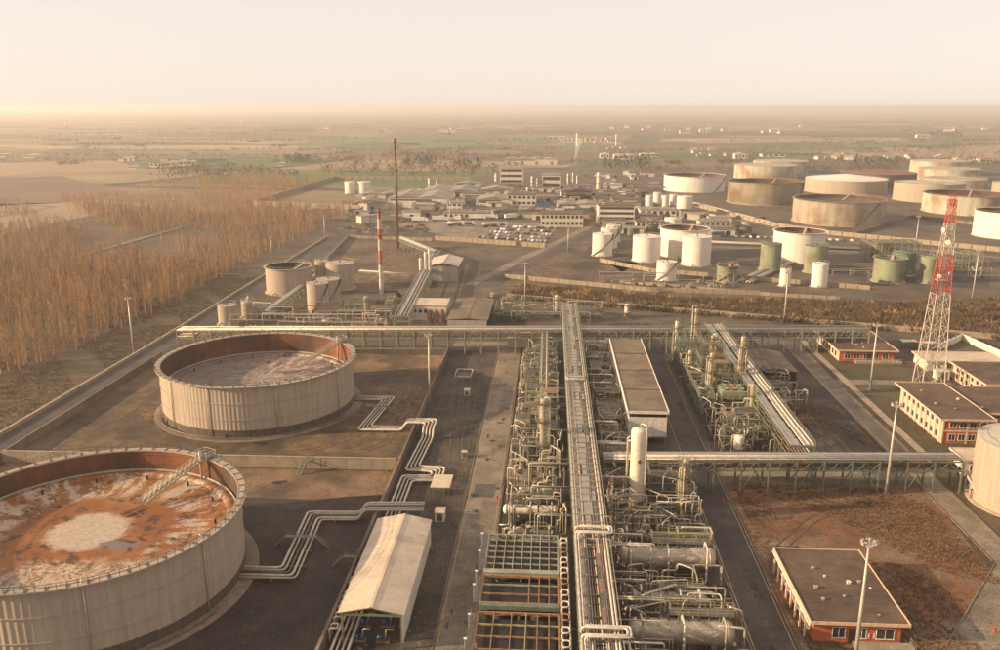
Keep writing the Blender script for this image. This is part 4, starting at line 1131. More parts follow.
# air cooler bays: open grids of beams
def grid_bay(y0, y1, mat, gridm, label, rows, cols, side):
    x0, x1, z = -10.8, 2.3, 5.2
    T = thing('cooler_bay', label, 'cooler', (x0,y0,0), 'open cooler bays beside the central rack')
    for x in (x0, (x0+x1)/2, x1):
        for y in (y0, y1): bar('post', 'green_steel', T, (x,y,0), (x,y,z), .3)
    for y in (y0, y1): bar('frame_beam', mat, T, (x0-.2,y,z), (x1+.2,y,z), .3, .42)
    for x in (x0, x1): bar('frame_beam', mat, T, (x,y0,z), (x,y1,z), .3, .42)
    for i in range(1, rows): bar('beam', random.choice(gridm), T, (x0,y0+(y1-y0)*i/rows,z+.04), (x1,y0+(y1-y0)*i/rows,z+.04), .2, .24)
    for i in cols:
        x = x0+(x1-x0)*i; bar('beam', random.choice(gridm), T, (x,y0,z+.1), (x,y1,z+.1), .16, .2)
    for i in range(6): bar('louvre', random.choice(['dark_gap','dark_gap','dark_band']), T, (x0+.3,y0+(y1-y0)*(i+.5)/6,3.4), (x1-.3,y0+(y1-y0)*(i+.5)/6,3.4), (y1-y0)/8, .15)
    bx('tube_bundle', 'dark_gap', T, x0+.4, x1-.4, y0+.3, y1-.3, 3.9, 4.3)  # slab and louvres near-black: shade below the grid put into their colour
    for i in range(3):
        y = y0+(y1-y0)*(i+.5)/3
        MB().lathe([(1.6,2.2),(1.75,3.0),(1.85,3.1),(1.85,3.2),(1.6,3.2)], 16, x0+3.4, y).build('fan_ring', 'grey_pipe', T)
        MB().lathe([(1.6,2.2),(1.75,3.0),(1.85,3.1),(1.85,3.2),(1.6,3.2)], 16, x1-3.4, y).build('fan_ring', 'grey_pipe', T)
    bx('header_box', side, T, x0-.1, x1+.1, y0-1.15, y0-.25, z-.5, z+.25)
    b = MB(); railing(b, [(x0-1.1,y0),(x0-1.1,y1)], z); b.build('railing', 'green_steel', T)
    bx('walkway', 'deck', T, x0-1.2, x0-.3, y0, y1, z-.1, z)
    for i in range(2): 
        y = y0+(y1-y0)*(i+.3)/2
        bar('lamp_post', 'white_pipe', T, (x0-1.1,y,z), (x0-1.1,y,z+2.6), .09); box('lamp_head', 'tank_white', T, (x0-1.0,y,z+2.65), (.5,.3,.18))
    return T
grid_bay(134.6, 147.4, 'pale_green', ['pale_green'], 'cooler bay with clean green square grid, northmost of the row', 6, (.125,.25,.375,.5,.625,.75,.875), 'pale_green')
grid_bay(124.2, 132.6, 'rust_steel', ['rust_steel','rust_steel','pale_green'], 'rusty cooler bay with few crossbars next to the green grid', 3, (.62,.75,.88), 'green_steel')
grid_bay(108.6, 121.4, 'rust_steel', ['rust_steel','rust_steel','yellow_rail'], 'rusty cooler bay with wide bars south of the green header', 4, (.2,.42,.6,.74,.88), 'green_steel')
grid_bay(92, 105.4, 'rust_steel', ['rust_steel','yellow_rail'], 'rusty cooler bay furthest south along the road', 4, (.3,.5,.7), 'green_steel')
T = thing('pipe_ladder', 'row of white U shaped pipes beside the cooler bays', 'pipe', (3.4, 108, 0))
for i in range(14):
    y = 97+i*3.5
    MB().tube(fillet([(2.7,y,5.4),(2.7,y,6.6),(4.0,y,6.6),(4.0,y+1.7,6.6),(2.7,y+1.7,6.6),(2.7,y+1.7,5.4)], .4), .16, 7).build('u_pipe', 'white_pipe' if i % 3 else 'rust_pipe', T)
for x in (2.9, 4.1): MB().tube([(x,95,5.9),(x,146,5.9)], .14, 6).build('header', 'pale_pipe', T)
for i in range(6): bar('post', 'green_steel', T, (3.5,97+i*9.5,0), (3.5,97+i*9.5,5.8), .22)

# frames and clutter of the main unit
GW = 'equipment west of the central rack'; GM = 'equipment between the central rack and the brown roofed house'; GE = 'equipment of the east unit'; GN = 'equipment north of the long rack'
frame(-7.8, 2.4, 200, 214, [3.4, 6.4], 'green_steel', 'two level green frame north of the slender column', GW)
frame(-6.0, 2.6, 219, 231, [3.0, 5.6, 8.4], 'pale_green', 'three level pale green frame beside the narrow yellowish rack', GW)
frame(-7.0, 2.6, 241, 258, [3.2, 6.0], 'green_steel', 'two level frame full of pipes by the orange machine', GW)
frame(-4.5, 2.6, 262, 282, [3.0, 5.5], 'pale_green', 'low pale frame south of the flat white shed', GW)
frame(-9.0, -1.0, 194.5, 198, [4.2], 'green_steel', 'narrow green pipe bridge frame by the side road', GW, deck=.2)
frame(13.4, 18.6, 268, 282, [3.2, 5.4], 'green_steel', 'green frame with grating close to the long rack', GM)
frame(13.4, 19.4, 250, 262, [3.0, 5.6], 'green_steel', 'green frame between pink boxes beside central rack', GM)
frame(13.4, 20.2, 230, 243, [3.2, 6.2], 'green_steel', 'green frame with railings halfway along the brown roofed house', GM)
frame(13.6, 19.6, 211, 224, [3.0, 5.8], 'pale_green', 'pale frame with sheeted bays near the house gable', GM, deck=.95)
frame(13.6, 20.6, 192, 205, [4.2], 'green_steel', 'green low frame next to the crossing rack', GM, deck=.9)
frame(22.6, 31.6, 172, 178.5, [4.0, 7.0], 'green_steel', 'green frame behind the cream column', GM)
frame(22.5, 28, 154, 164, [3.0], 'green_steel', 'low green frame at the foot of the brown laddered column', GM, deck=.4)
frame(42.6, 49.5, 268, 280, [4, 8, 11], 'green_steel', 'tall green frame in the north west corner of east unit', GE, bay=3.6)
frame(46.5, 54.8, 248, 260, [3.6, 7, 10], 'green_steel', 'three level green frame round the pale columns of east unit', GE, bay=4)
frame(49, 55.6, 229, 236, [3, 5.6], 'tank_green', 'bright green cooler frame with fan deck in the east unit', GE, deck=1)
frame(50.5, 56, 270, 286, [4, 7.5], 'green_steel', 'green frame beside the east rack near the long rack', GE)
frame(45, 56, 204.5, 208.5, [3.4, 5.4], 'green_steel', 'green pipe bridge frame behind the short fat cream vessel', GE, deck=.3)
frame(63.5, 72, 243, 251, [2.6, 4.2], 'green_steel', 'open green frame carrying white pipes east of the rack', GE, deck=.7)
frame(63.6, 72.5, 282, 293, [5.0], 'green_steel', 'green grid frame under the long rack by the east unit', GE, deck=.1, bay=2.6)
frame(-22, -8, 335, 350, [3, 5.2], 'green_steel', 'green pipe frame north of the long rack beside the fence', GN, deck=.3)
frame(13, 21, 337, 346, [2.6, 4.6], 'green_steel', 'small green pipe frame north of the long rack', GN, deck=.3)
frame(42.6, 46.5, 226, 258, [3.4, 6.6], 'green_steel', 'long narrow green frame along the west side of the east unit', GE, bay=3.2)
frame(49.5, 55.8, 262, 268.5, [4, 8, 12], 'green_steel', 'tallest green frame in the middle of the east unit', GE, bay=3.2)
frame(47, 55.5, 212, 220, [3.2, 6.2], 'pale_green', 'pale green frame south of the green cooler', GE, bay=3.2)
frame(50.5, 56, 237.5, 243, [4.5, 9], 'green_steel', 'green tower frame beside the tall brown column', GE, bay=2.8)
frame(-7.5, -3.4, 206, 226, [2.8, 5], 'green_steel', 'long low green frame along the road west of the rack', GW, bay=3.2)
frame(-7.2, -3.2, 258, 278, [2.8, 5], 'green_steel', 'low green frame opposite the fenced pit', GW, bay=3.2)
frame(-7.6, 1.5, 164.5, 170.5, [2.6, 4.8], 'green_steel', 'green frame between the cream drum and thin drum', GW, bay=3.2)
frame(23.5, 31.5, 147, 150, [3.4, 5.6], 'green_steel', 'green frame strip north of the shiny drum', GM, bay=2.8)
# fan deck on the green cooler
T = thing('fan_cooler', 'green fan cooler with orange streaked rings on top of its frame', 'cooler', (52.3, 232.5, 5.7))
bx('casing', 'tank_green', T, 49, 55.6, 229.2, 235.8, 5.7, 7.4)
for i in range(3):
    for j in range(2):
        MB().lathe([(.95,7.4),(1.0,7.9),(1.05,7.9),(.9,7.85),(.15,7.7)], 14, 50.1+i*2.2, 231+j*3.2).build('fan_ring', 'rust_steel' if i % 2 else 'tank_green', T)
rr = random.Random(11); random.seed(21)
def scatter(x0, x1, y0, y1, n_ex, n_pump, n_pipe, grp, where, avoid=()):
    ok = lambda x, y: not any(a-1.5 < x < b+1.5 and c-1.5 < y < d_+1.5 for a, b, c, d_ in avoid)
    def spot():
        for _ in range(60):
            x, y = random.uniform(x0, x1), random.uniform(y0, y1)
            if ok(x, y): return x, y
        return x, y
    for i in range(n_ex):
        x, y = spot(); ax = random.choice('xxy'); L = random.uniform(3.4, 6.5); r = random.uniform(.4, .75)
        mt = random.choice(['vessel','pale_pipe','grey_pipe','rust_pipe'])
        x = min(max(x, x0+2.5), x1-2.5) if x1-x0 > 6 else (x0+x1)/2
        exchanger(x, y, random.choice([1.3, 1.3, 1.8, 3.9]), L if x1-x0 > 6 else min(L, x1-x0-.8), r, ax, mt, {'vessel':'dull silver','pale_pipe':'pale','grey_pipe':'grey','rust_pipe':'rust brown'}[mt]+' small heat exchanger on saddles '+where, grp)
    for i in range(n_pump):
        x, y = spot(); pump(x, y, random.choice([0, math.pi/2, math.pi]), 'small pump with green motor '+where, grp)
    small = MB()
    for i in range(n_pipe):
        x, y = spot(); w = x1-x0
        dx = random.uniform(.25, .8)*w*random.choice((-1,1)); dx = min(max(dx, x0-x), x1-x); dy = random.uniform(-5, 5)
        if abs(dx) < 1: dx = 1.2
        bent_pipe(x, y, 'process pipe '+where, grp+' pipes', dx, dy, into=small if i % 2 else None)
    if small.v: tag(small.build('small_pipework', 'pale_pipe', None, ((x0+x1)/2,(y0+y1)/2,0)), 'tangle of thin pale pipework '+where, 'pipework', kind='stuff')
scatter(-8.5, 3, 186, 282, 26, 22, 110, GW, 'west of the central rack')
scatter(-8.5, 3, 149, 186, 7, 8, 40, GW, 'west of the central rack')
scatter(13.4, 20.5, 190, 292, 20, 18, 90, GM, 'between central rack and brown roofed house')
scatter(13.6, 32, 147, 179, 8, 12, 60, GM, 'round the cream column', avoid=[(18,21.4,169,172.6)])
scatter(13.6, 32, 98, 140, 2, 14, 40, GM, 'among the three drums')
scatter(43, 57, 200, 292, 18, 18, 110, GE, 'in the east unit')
scatter(62.6, 74, 232, 256, 5, 6, 26, GE, 'east of the east rack')
scatter(-20, 22, 334, 352, 5, 5, 16, GN, 'north of the long rack')
# cross-over pipe pairs that leave the central rack sideways at height
T_lab = 'pipe leaving the central rack sideways'
for i in range(34):
    y = 112+i*5.3+random.uniform(-1.5, 1.5); side = random.choice((-1, 1)); z = random.choice((5.6, 7.4, 8.2)); r = random.uniform(.1, .2)
    if y < 150: side = 1
    x0 = 8.2+side*2.8; x1 = x0+side*random.uniform(5, 9)
    if side > 0 and y > 186: x1 = min(x1, 19.5)
    near = 'beside the cooler bays' if (side < 0 and y < 148) else 'beside the drums' if y < 148 else 'south of the crossing rack' if y < 178 else 'between the crossing rack and long rack'
    T = thing('side_pipe', {5.6:'low ',7.4:'middle height ',8.2:'high '}[z]+T_lab+' '+near, 'pipe', (x1,y,0), 'pipes leaving the central rack sideways')
    MB().tube(fillet([(x0,y,z),(x1,y,z),(x1,y,.4)], .5), r, 7).build('pipe', random.choice(['white_pipe','pale_pipe','alu','grey_pipe']), T)
    if random.random() < .6: MB().tube(fillet([(x0,y+.6,z),(x1+.6*side,y+.6,z),(x1+.6*side,y+.6,.4)], .5), r*.8, 7).build('pipe', random.choice(['white_pipe','pale_pipe']), T)
    bar('support', 'green_steel', T, ((x0+x1)/2,y+.3,0), ((x0+x1)/2,y+.3,z-r), .2)
# long fat pipes along the house side
for i, x in enumerate((20.9, 21.7)):
    o = MB().tube(fillet([(x,296,1.4),(x,214,1.4),(x-4,209,1.4)], 1.5), .34-.06*i, 8).build('ground_pipe', 'white_pipe', None, (x,214,0))
    tag(o, 'fat white pipe lying along the wall of the brown roofed house', 'pipe', 'fat pipes by the house')
for x, y, z, sx, sy, sz, mt, lab in [(16.6, 247, 3.4, 3.4, 3, 1.5, 'rust_steel', 'pink rusty equipment box between green frames'), (17.2, 226.6, 3.2, 3.4, 2.6, 1.3, 'rust_steel', 'pink rusty equipment box halfway down the rack'),
        (-6.2, 284.5, 1.4, 3.6, 3.2, 2.8, 'orange', 'orange machine box beside the road west of central rack'), (-5.6, 278.4, 1.2, 3.2, 4, 2.4, 'rust_pipe', 'brown tarpaulined box south of the orange machine')]:
    T = thing('equipment_box', lab, 'box', (x,y,0), 'coloured equipment boxes')
    bx('body', mt, T, x-sx/2, x+sx/2, y-sy/2, y+sy/2, .3, sz+.3 if z < 2 else z+sz/2)
    for s in (-1, 1): bx('skid', 'grey_pipe', T, x-sx/2-.1, x+sx/2+.1, y+s*sy*.35-.1, y+s*sy*.35+.1, 0, .32)
    bx('lid', 'deck', T, x-sx/2-.08, x+sx/2+.08, y-sy/2-.08, y+sy/2+.08, (sz+.3 if z < 2 else z+sz/2)+.002, (sz+.3 if z < 2 else z+sz/2)+.14)
    box('door', 'deck', T, (x, y-sy/2-.03, 1.2), (.9, .05, 1.5))

# ================================================================== SHEDS AND BUILDINGS
def gable_shed(label, x0, x1, y0, y1, ze, zr, roofm, steel, pitch=3.0, walls=(), wallm='wall_white', posts=True, name='shed', group=None, over=.5, ridge_x=None):
    T = thing(name, label, 'shed', ((x0+x1)/2, y0, 0), group); xm = ridge_x or (x0+x1)/2
    k = max(2, round((y1-y0)/pitch)); st = (y1-y0)/k
    for i in range(k):
        y = y0+st*(i+.5)
        bar('roof_panel', roofm, T, (x0-over,y,ze-.05), (xm-.04,y,zr), st-.05, .12)
        bar('roof_panel', roofm, T, (x1+over,y,ze-.05), (xm+.04,y,zr), st-.05, .12)
    bar('ridge_cap', roofm, T, (xm,y0,zr+.08), (xm,y1,zr+.08), .5, .08)
    if posts:
        m = max(1, round((y1-y0)/6))
        for i in range(m+1):
            y = y0+.3+(y1-y0-.6)*i/m
            for x in (x0+.1, x1-.1): bar('post', steel, T, (x,y,0), (x,y,ze-.1), .3)
            bar('truss_beam', steel, T, (x0,y,ze-.4), (x1,y,ze-.4), .2, .35)
            bar('rafter', steel, T, (x0,y,ze-.25), (xm,y,zr-.2), .2, .26); bar('rafter', steel, T, (x1,y,ze-.25), (xm,y,zr-.2), .2, .26)
    for w in walls:
        if w == 'e':
            for i in range(k): bx('wall_panel', wallm, T, x1+.12, x1+.2, y0+st*i+.03, y0+st*(i+1)-.03, 1.4, ze-.2)
        if w == 'w':
            for i in range(k): bx('wall_panel', wallm, T, x0-.2, x0-.12, y0+st*i+.03, y0+st*(i+1)-.03, .1, ze-.2)
        if w == 's': bx('gable_wall', wallm, T, x0, x1, y0+.05, y0+.2, .1, ze-.2)
        if w == 'n': bx('gable_wall', wallm, T, x0, x1, y1-.2, y1-.05, .1, ze-.2)
    return T
gable_shed('long open pump shed with pale sheet roof beside the bund wall', -32.6, -22.8, 118, 150.2, 6.5, 7.6, 'roof_sheet', 'green_steel', 3.2, walls=('e',), name='pump_shed')
for i in range(7):
    for x in (-30.2, -26.4):
        pump(x, 120+i*4.3, 0, 'pump with blue motor under the pale roofed pump shed', 'blue pumps under the shed', 'blue', 'blue')
T = thing('canopy', 'small flat pale canopy on four posts north of the pump shed', 'shelter', (-23.5,175,0))
for i in range(3): bx('roof_panel', 'roof_sheet', T, -25.8, -21.4, 171.9+i*2.3, 171.9+i*2.3+2.25, 3, 3.12)
for x in (-25.4, -21.8):
    for y in (172.3, 178.4): bar('post', 'green_steel', T, (x,y,0), (x,y,3), .18)
bx('bench_box', 'grey_pipe', T, -24.6, -22.6, 174, 177, .1, 1.3)
def cabinet(x, y, sx, sy, h, label, mat='wall_white', group='small huts and cabinets'):
    T = thing('cabinet', label, 'cabinet', (x,y,0), group)
    bx('body', mat, T, x-sx/2, x+sx/2, y-sy/2, y+sy/2, .15, h); bx('lid', 'roof_sheet', T, x-sx/2-.12, x+sx/2+.12, y-sy/2-.12, y+sy/2+.12, h+.002, h+.12)
    bx('plinth', 'concrete', T, x-sx/2-.2, x+sx/2+.2, y-sy/2-.2, y+sy/2+.2, 0, .16)
    bx('door', 'grey_pipe', T, x-sx*.3, x+sx*.3, y-sy/2-.04, y-sy/2-.005, .3, h-.2)
cabinet(-22.4, 162.8, 2.0, 2.6, 2.2, 'pale cabinet at the end of the five pipes')
cabinet(-20.6, 196, 1.2, 1.2, 1.6, 'small grey cabinet in the yard by the road', 'wall_grey')
cabinet(-24.5, 243, 1.6, 2.2, 1.8, 'small white cabinet in the fenced yard west of road')
# fenced pit in the west yard
T = thing('pit_guard', 'white pipe guard rail round a pit in the west yard', 'railing', (-27.5, 262, 0))
MB().tube(fillet([(-30,258,1.1),(-24.8,258,1.1),(-24.8,266,1.1),(-30,266,1.1),(-30,258.2,1.1)], .6), .14, 6).build('rail', 'white_pipe', T)
for x in (-30, -27.4, -24.8):
    for y in (258, 266): bar('post', 'white_pipe', T, (x,y,0), (x,y,1.1), .14)
bx('pit_cover', 'deck', T, -29.4, -25.4, 258.8, 265.2, .06, .25)
# long brown-roofed house
hx0, hy0 = at(628.4, 411.6, 9)[:2]; hx1 = at(668.2, 411.6, 9).x; hy1 = at(609, 338.8, 9).y
T = thing('compressor_house', 'long raised house with brown sectioned roof and white fascia in the plant middle', 'building', (hx0, hy0, 0))
k = 16
for i in range(k):
    a = hy0+(hy1-hy0)*i/k; b_ = hy0+(hy1-hy0)*(i+1)/k
    bx('roof_panel', 'roof_brown', T, hx0, hx1, a+.04, b_-.04, 8.9+.015*(i % 3), 9.05+.015*(i % 3))
for i in (4, 8, 12): bx('roof_ridge', 'roof_felt', T, hx0, hx1, hy0+(hy1-hy0)*i/k-.25, hy0+(hy1-hy0)*i/k+.25, 9.1, 9.22)
bx('fascia', 'wall_white', T, hx0-.25, hx0-.02, hy0-.2, hy1+.2, 8.5, 9.25); bx('fascia', 'wall_white', T, hx1+.02, hx1+.25, hy0-.2, hy1+.2, 8.5, 9.25)
bx('fascia', 'wall_white', T, hx0-.02, hx1+.02, hy0-.25, hy0-.02, 8.5, 9.2)
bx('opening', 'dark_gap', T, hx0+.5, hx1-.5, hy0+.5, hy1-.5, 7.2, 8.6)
for i in range(6): bx('wall_panel', 'wall_white', T, hx0+.2+(hx1-hx0-.4)*i/6+.02, hx0+.2+(hx1-hx0-.4)*(i+1)/6-.02, hy0+.25, hy0+.45, 2.2, 7.4)
for i in range(12):
    a = hy0+.5+(hy1-hy0-1)*i/12; b_ = hy0+.5+(hy1-hy0-1)*(i+1)/12
    bx('wall_panel', 'wall_white', T, hx0+.2, hx0+.4, a+.02, b_-.02, 2.2, 7.4); bx('wall_panel', 'wall_grey', T, hx1-.4, hx1-.2, a+.02, b_-.02, 2.2, 7.4)
bx('floor_slab', 'concrete', T, hx0, hx1, hy0, hy1, 1.8, 2.2)
for i in range(9):
    y = hy0+.6+(hy1-hy0-1.2)*i/8
    for x in (hx0+.5, (hx0+hx1)/2, hx1-.5): bar('post', 'green_steel', T, (x,y,0), (x,y,1.8), .4)
gable_shed('low flat white shed north west of central rack beside long rack', -14.5, .6, 296.5, 303, 3.8, 4.2, 'roof_sheet', 'green_steel', 3.2, walls=('s',), group='small sheds')
q = [at(445,321,4), at(487,321,4), at(489,300,4), at(462,300,4)]
gable_shed('brown rust roofed shed behind the long rack west of the fence', q[0].x+1, q[1].x, q[0].y, q[2].y, 4.6, 5.2, 'roof_brown', 'grey_pipe', 4, walls=('s','w'), wallm='wall_grey', group='small sheds')
gable_shed('grey double roofed shed standing east of the east rack', 64, 77.5, 257, 280, 5.0, 5.9, 'roof_brown', 'green_steel', 4, walls=('s',), wallm='dark_gap', group='small sheds')
q = at(440,282); gable_shed('pale sloping roof shed at the head of the slanting rack', q.x-6, q.x+9, q.y, q.y+26, 8, 9.8, 'roof_sheet', 'grey_pipe', 4, walls=('s',), wallm='wall_grey', group='small sheds')
q = at(410,322); 
T = thing('service_building', 'white walled service building with rusty tanks in front behind long rack', 'building', (q.x,q.y,0))
bx('wall', 'wall_white', T, q.x, q.x+14.5, q.y+3, q.y+16, .05, 6.2); bx('roof', 'roof_sheet', T, q.x-.3, q.x+14.8, q.y+2.7, q.y+16.3, 6.2, 6.5)
for i in range(3): MB().lathe([(1.1,.2),(1.1,4.6),(.9,5.0),(.02,5.2)], 14, q.x+7.8+i*2.6, q.y+1).build('tank', 'rust_pipe', T)
for i in range(3): bx('window', 'glass', T, q.x+1+i*2.2, q.x+2.3+i*2.2, q.y+2.93, q.y+3.02, 3.2, 4.6)

def windows(T, x0, x1, y0, y1, rows, south=(), west=(), frame_m='wall_white'):
    for (z0, z1), xs, ys in rows:
        for a, b_ in xs:
            w = MB().box(a, b_, y0-.05, y0+.02, z0, z1).build('window', 'glass', T)
            f = MB(); f.box(a-.08, b_+.08, y0-.12, y0-.0, z1, z1+.1); f.box(a-.12, b_+.12, y0-.2, y0-.0, z0-.1, z0); f.box((a+b_)/2-.04, (a+b_)/2+.04, y0-.09, y0-.055, z0, z1)
            for x in (a, b_): f.box(x-.05, x+.05, y0-.1, y0-.0, z0, z1)
            f.build('frame', frame_m, w)
        for a, b_ in ys:
            w = MB().box(x0-.05, x0+.02, a, b_, z0, z1).build('window', 'glass', T)
            f = MB(); f.box(x0-.12, x0-.0, a-.08, b_+.08, z1, z1+.1); f.box(x0-.2, x0-.0, a-.12, b_+.12, z0-.1, z0)
            for y in (a, b_): f.box(x0-.1, x0-.0, y-.05, y+.05, z0, z1)
            f.build('frame', frame_m, w)
def building(label, x0, x1, y0, y1, h, south, west, roofm='roof_felt', over=.7, rows=(), group=None, name='office_building', fascia='wall_cream', units=6):
    T = thing(name, label, 'building', ((x0+x1)/2, y0, 0), group)
    MB().box(x0+.01, x1-.01, y0+.01, y1-.01, 0, h-.02).build('wall', south, T)
    if west: bx('side_wall', west, T, x0-.06, x0+.005, y0-.02, y1, 0, h-.03)
    bx('roof', roofm, T, x0-over, x1+over, y0-over, y1+over, h, h+.22)
    b = MB(); o = over
    b.box(x0-o-.15, x0-o, y0-o-.15, y1+o+.15, h-.12, h+.42); b.box(x1+o, x1+o+.15, y0-o-.15, y1+o+.15, h-.12, h+.42)
    b.box(x0-o, x1+o, y0-o-.15, y0-o, h-.12, h+.42); b.box(x0-o, x1+o, y1+o, y1+o+.15, h-.12, h+.42)
    b.build('fascia', fascia, T)
    windows(T, x0-(.06 if west else 0), x1, y0, y1, rows)
    rr_ = random.Random(int(x0*13+y0))
    for i in range(units):
        x, y = rr_.uniform(x0+1, x1-1), rr_.uniform(y0+1, y1-1); s = rr_.uniform(.25, .6)
        u = MB().box(x-s/2, x+s/2, y-s/2, y+s/2, h+.2, h+.25+s*.6).box(x-s*.65, x+s*.65, y-s*.65, y+s*.65, h+.25+s*.6, h+.33+s*.6).build('roof_vent', rr_.choice(['wall_white','wall_grey','alu']), T)
    # felt seams
    b = MB(); k = int((y1-y0)/2.2)
    for i in range(1, k): y = y0+(y1-y0)*i/k; b.box(x0-over+.1, x1+over-.1, y-.05, y+.05, h+.222, h+.245)
    b.build('roof_seam', roofm, T)
    return T
# near red building
T = building('single storey red building with dark flat roof on the weedy plot', 44.0, 57.9, 124.3, 146.2, 4.0, 'wall_red', 'wall_red', rows=[((1.0,2.9), [(47.0,49.0),(51.0,52.4),(54.0,56.8)], [(126.5+i*2.7,127.9+i*2.7) for i in range(7)])], units=9, over=.85, name='control_building')
for i in range(8): bx('fin', 'wall_white', T, 42.8, 43.05, 125.4+i*2.8, 125.75+i*2.8, 0, 3.95)
bx('edge_board', 'wall_white', T, 42.82, 43.1, 123.4, 147.0, 3.5, 3.86)
bx('terrace', 'pale_concrete', T, 50.2, 59.6, 121.3, 124.1, 0, .5)
b = MB(); railing(b, [(51.6,121.5),(59.4,121.5),(59.4,123.9)], .5); b.build('railing', 'pale_green', T)
bx('door', 'dark_gap', T, 49.6, 50.7, 124.2, 124.32, .1, 2.6)
for i in range(3): bx('notice', ['wall_white','red','wall_white'][i], T, 52.7+i*.4, 52.95+i*.4, 124.22, 124.3, 1.0, 1.9)
# red building by the mast
T = building('single storey red building with dark roof behind the east lawn', 100.2, 118.6, 286.4, 311, 3.9, 'wall_red', 'wall_cream', rows=[((1.0,2.8), [(102+i*3.2,103.8+i*3.2) for i in range(5)], [(289+i*3.2,290.8+i*3.2) for i in range(7)])], units=9, over=1.0)
bx('terrace', 'pale_concrete', T, 105, 120.5, 283.4, 286.2, 0, .6)
b = MB(); railing(b, [(105,283.6),(120.3,283.6)], .6); b.build('railing', 'wall_white', T)
bx('door', 'dark_gap', T, 109.6, 111, 286.3, 286.43, .6, 3.0)
# two storey cream and red office
y0 = 212.5
T = building('two storey office with cream side wall and red front near the mast', 102.6, 113.6, y0, 240, 6.9, 'wall_red', 'wall_cream', rows=[((1.0,2.6), [(104.2+i*2.5,105.9+i*2.5) for i in range(4)], [(215+i*3.0,216.4+i*3.0) for i in range(8)]), ((4.4,5.9), [(104.2+i*2.5,105.9+i*2.5) for i in range(4)], [(215+i*3.0,216.4+i*3.0) for i in range(8)])], units=4, over=1.4)
bx('floor_band', 'wall_cream', T, 102.5, 113.7, y0-.12, y0-.02, 3.3, 3.75); bx('pillar', 'wall_cream', T, 108.6, 109.0, y0-.14, y0-.01, 0, 6.8); bx('pillar', 'wall_cream', T, 102.45, 102.85, y0-.16, y0-.02, 0, 6.8)
for i in range(9): bx('fin', 'wall_white', T, 102.2, 102.5, 213.4+i*3.0, 213.7+i*3.0, 0, 6.85)
T = building('two storey red wing joined east of the cream sided office', 115.2, 140, 219, 239, 6.4, 'wall_red', None, rows=[((1.0,2.6), [(116.6+i*2.6,118.3+i*2.6) for i in range(7)], []), ((4.2,5.7), [(116.6+i*2.6,118.3+i*2.6) for i in range(7)], [])], units=5, over=1.2)
T = building('cream building with red band behind the two storey office', 130.5, 160, 247, 269, 5.2, 'wall_red', 'wall_cream', rows=[((1.0,2.4), [(132+i*3,133.8+i*3) for i in range(5)], [(249+i*3.2,250.6+i*3.2) for i in range(6)]), ((3.2,4.4), [], [(249+i*3.2,250.6+i*3.2) for i in range(6)])], units=8, over=1.0)
T = building('low white flat roofed building beside the lattice mast', 125.6, 150.5, 276.6, 287, 3.3, 'wall_white', 'wall_white', roofm='roof_sheet', rows=[((1.0,2.4), [(128+i*4,129.6+i*4) for i in range(5)], [])], units=3, over=.6)
T = building('white hut beside the tall cream tank at the east edge', 98.8, 103.6, 192, 198.6, 4.0, 'wall_white', 'wall_white', roofm='roof_sheet', rows=[((1.4,2.8), [(100.1,102.5)], [])], units=1, over=.4)
# pipe stand between the crossing rack end and the tall tank
bundle('pair of white pipes on trestles leading to the tall cream tank', [(92.5,186,4.5),(95.5,184,4.5),(95.5,178,2.2),(98,176,1.2)], 2, .8, .3, ['white_pipe','pale_pipe'], 3)
# mast compound huts
for i, (x, y, sx, sy, h, m, lab) in enumerate([(126.5,268,4,3,2.8,'wall_white','white equipment hut at the foot of lattice mast'),(131,305,5,3,2.6,'tank_darkgreen','dark green container by the white boundary wall'),(137,303,5,3,2.6,'tank_darkgreen','second dark green container beside the white boundary wall')]):
    cabinet(x, y, sx, sy, h, lab, m)

# ================================================================== LIGHT MASTS, LATTICE MAST, CHIMNEYS
def light_mast(bxp, byp, top, label, base=None):
    b0 = at(bxp, byp) if base is None else Vector((*base,0)); h = rise(bxp, byp, top) if base is None else top
    T = thing('light_mast', label, 'lamp', b0, 'tall floodlight masts')
    MB().tube([b0+Z*.3, b0+Z*h*.5, b0+Z*h], [.34,.26,.16], 10).build('pole', 'lamp_pole', T)
    MB().lathe([(.8,0),(.8,.3),(.45,.35)], 10, b0.x, b0.y, False).build('footing', 'concrete', T)
    MB().lathe([(.15,h-.1),(.9,h-.1),(.9,h),(.15,h)], 12, b0.x, b0.y, False, True).build('head_ring', 'lamp_pole', T)
    for k in range(6):
        a = k*math.pi/3+.3; c = b0+Vector((math.cos(a)*1.05, math.sin(a)*1.05, h+.25))
        box('floodlight', 'wall_grey', T, c, (.35,.6,.45), a); bar('bracket', 'lamp_pole', T, b0+Z*h, c, .08)
    MB().tube([b0+Z*h, b0+Z*(h+1.2)], .05, 5).build('lightning_rod', 'lamp_pole', T)
    return T
for a in [(134,355,299,'light mast on the perimeter wall beside the wood'),(430,408,336,'light mast in the yard by the bund wall corner'),(886,494,406,'light mast on the weedy plot beside the crossing rack'),
          (870,390,326,'light mast on the lawn before the red building'),(525,308,264,'light mast behind the long rack near the rust roofed shed'),
          (784,322,273,'light mast between the panel fence and shrubs'),(272,264,238,'light mast at the outer wall near the pale tanks'),(325,240,216,'light mast at the far bend of the outer wall'),
          (972,300,251,'light mast in the shrubs right of the green tanks'),(914,258,217,'light mast before the wide pale open tank'),(568,251,226,'light mast by the service road near the lorry park')]:
    light_mast(*a)
light_mast(0, 0, 21, 'light mast in front of the near red building', base=(48.8, 118.6))
light_mast(0, 0, 19, 'light mast beside the far service road', base=(at(450,226).x, at(450,226).y))

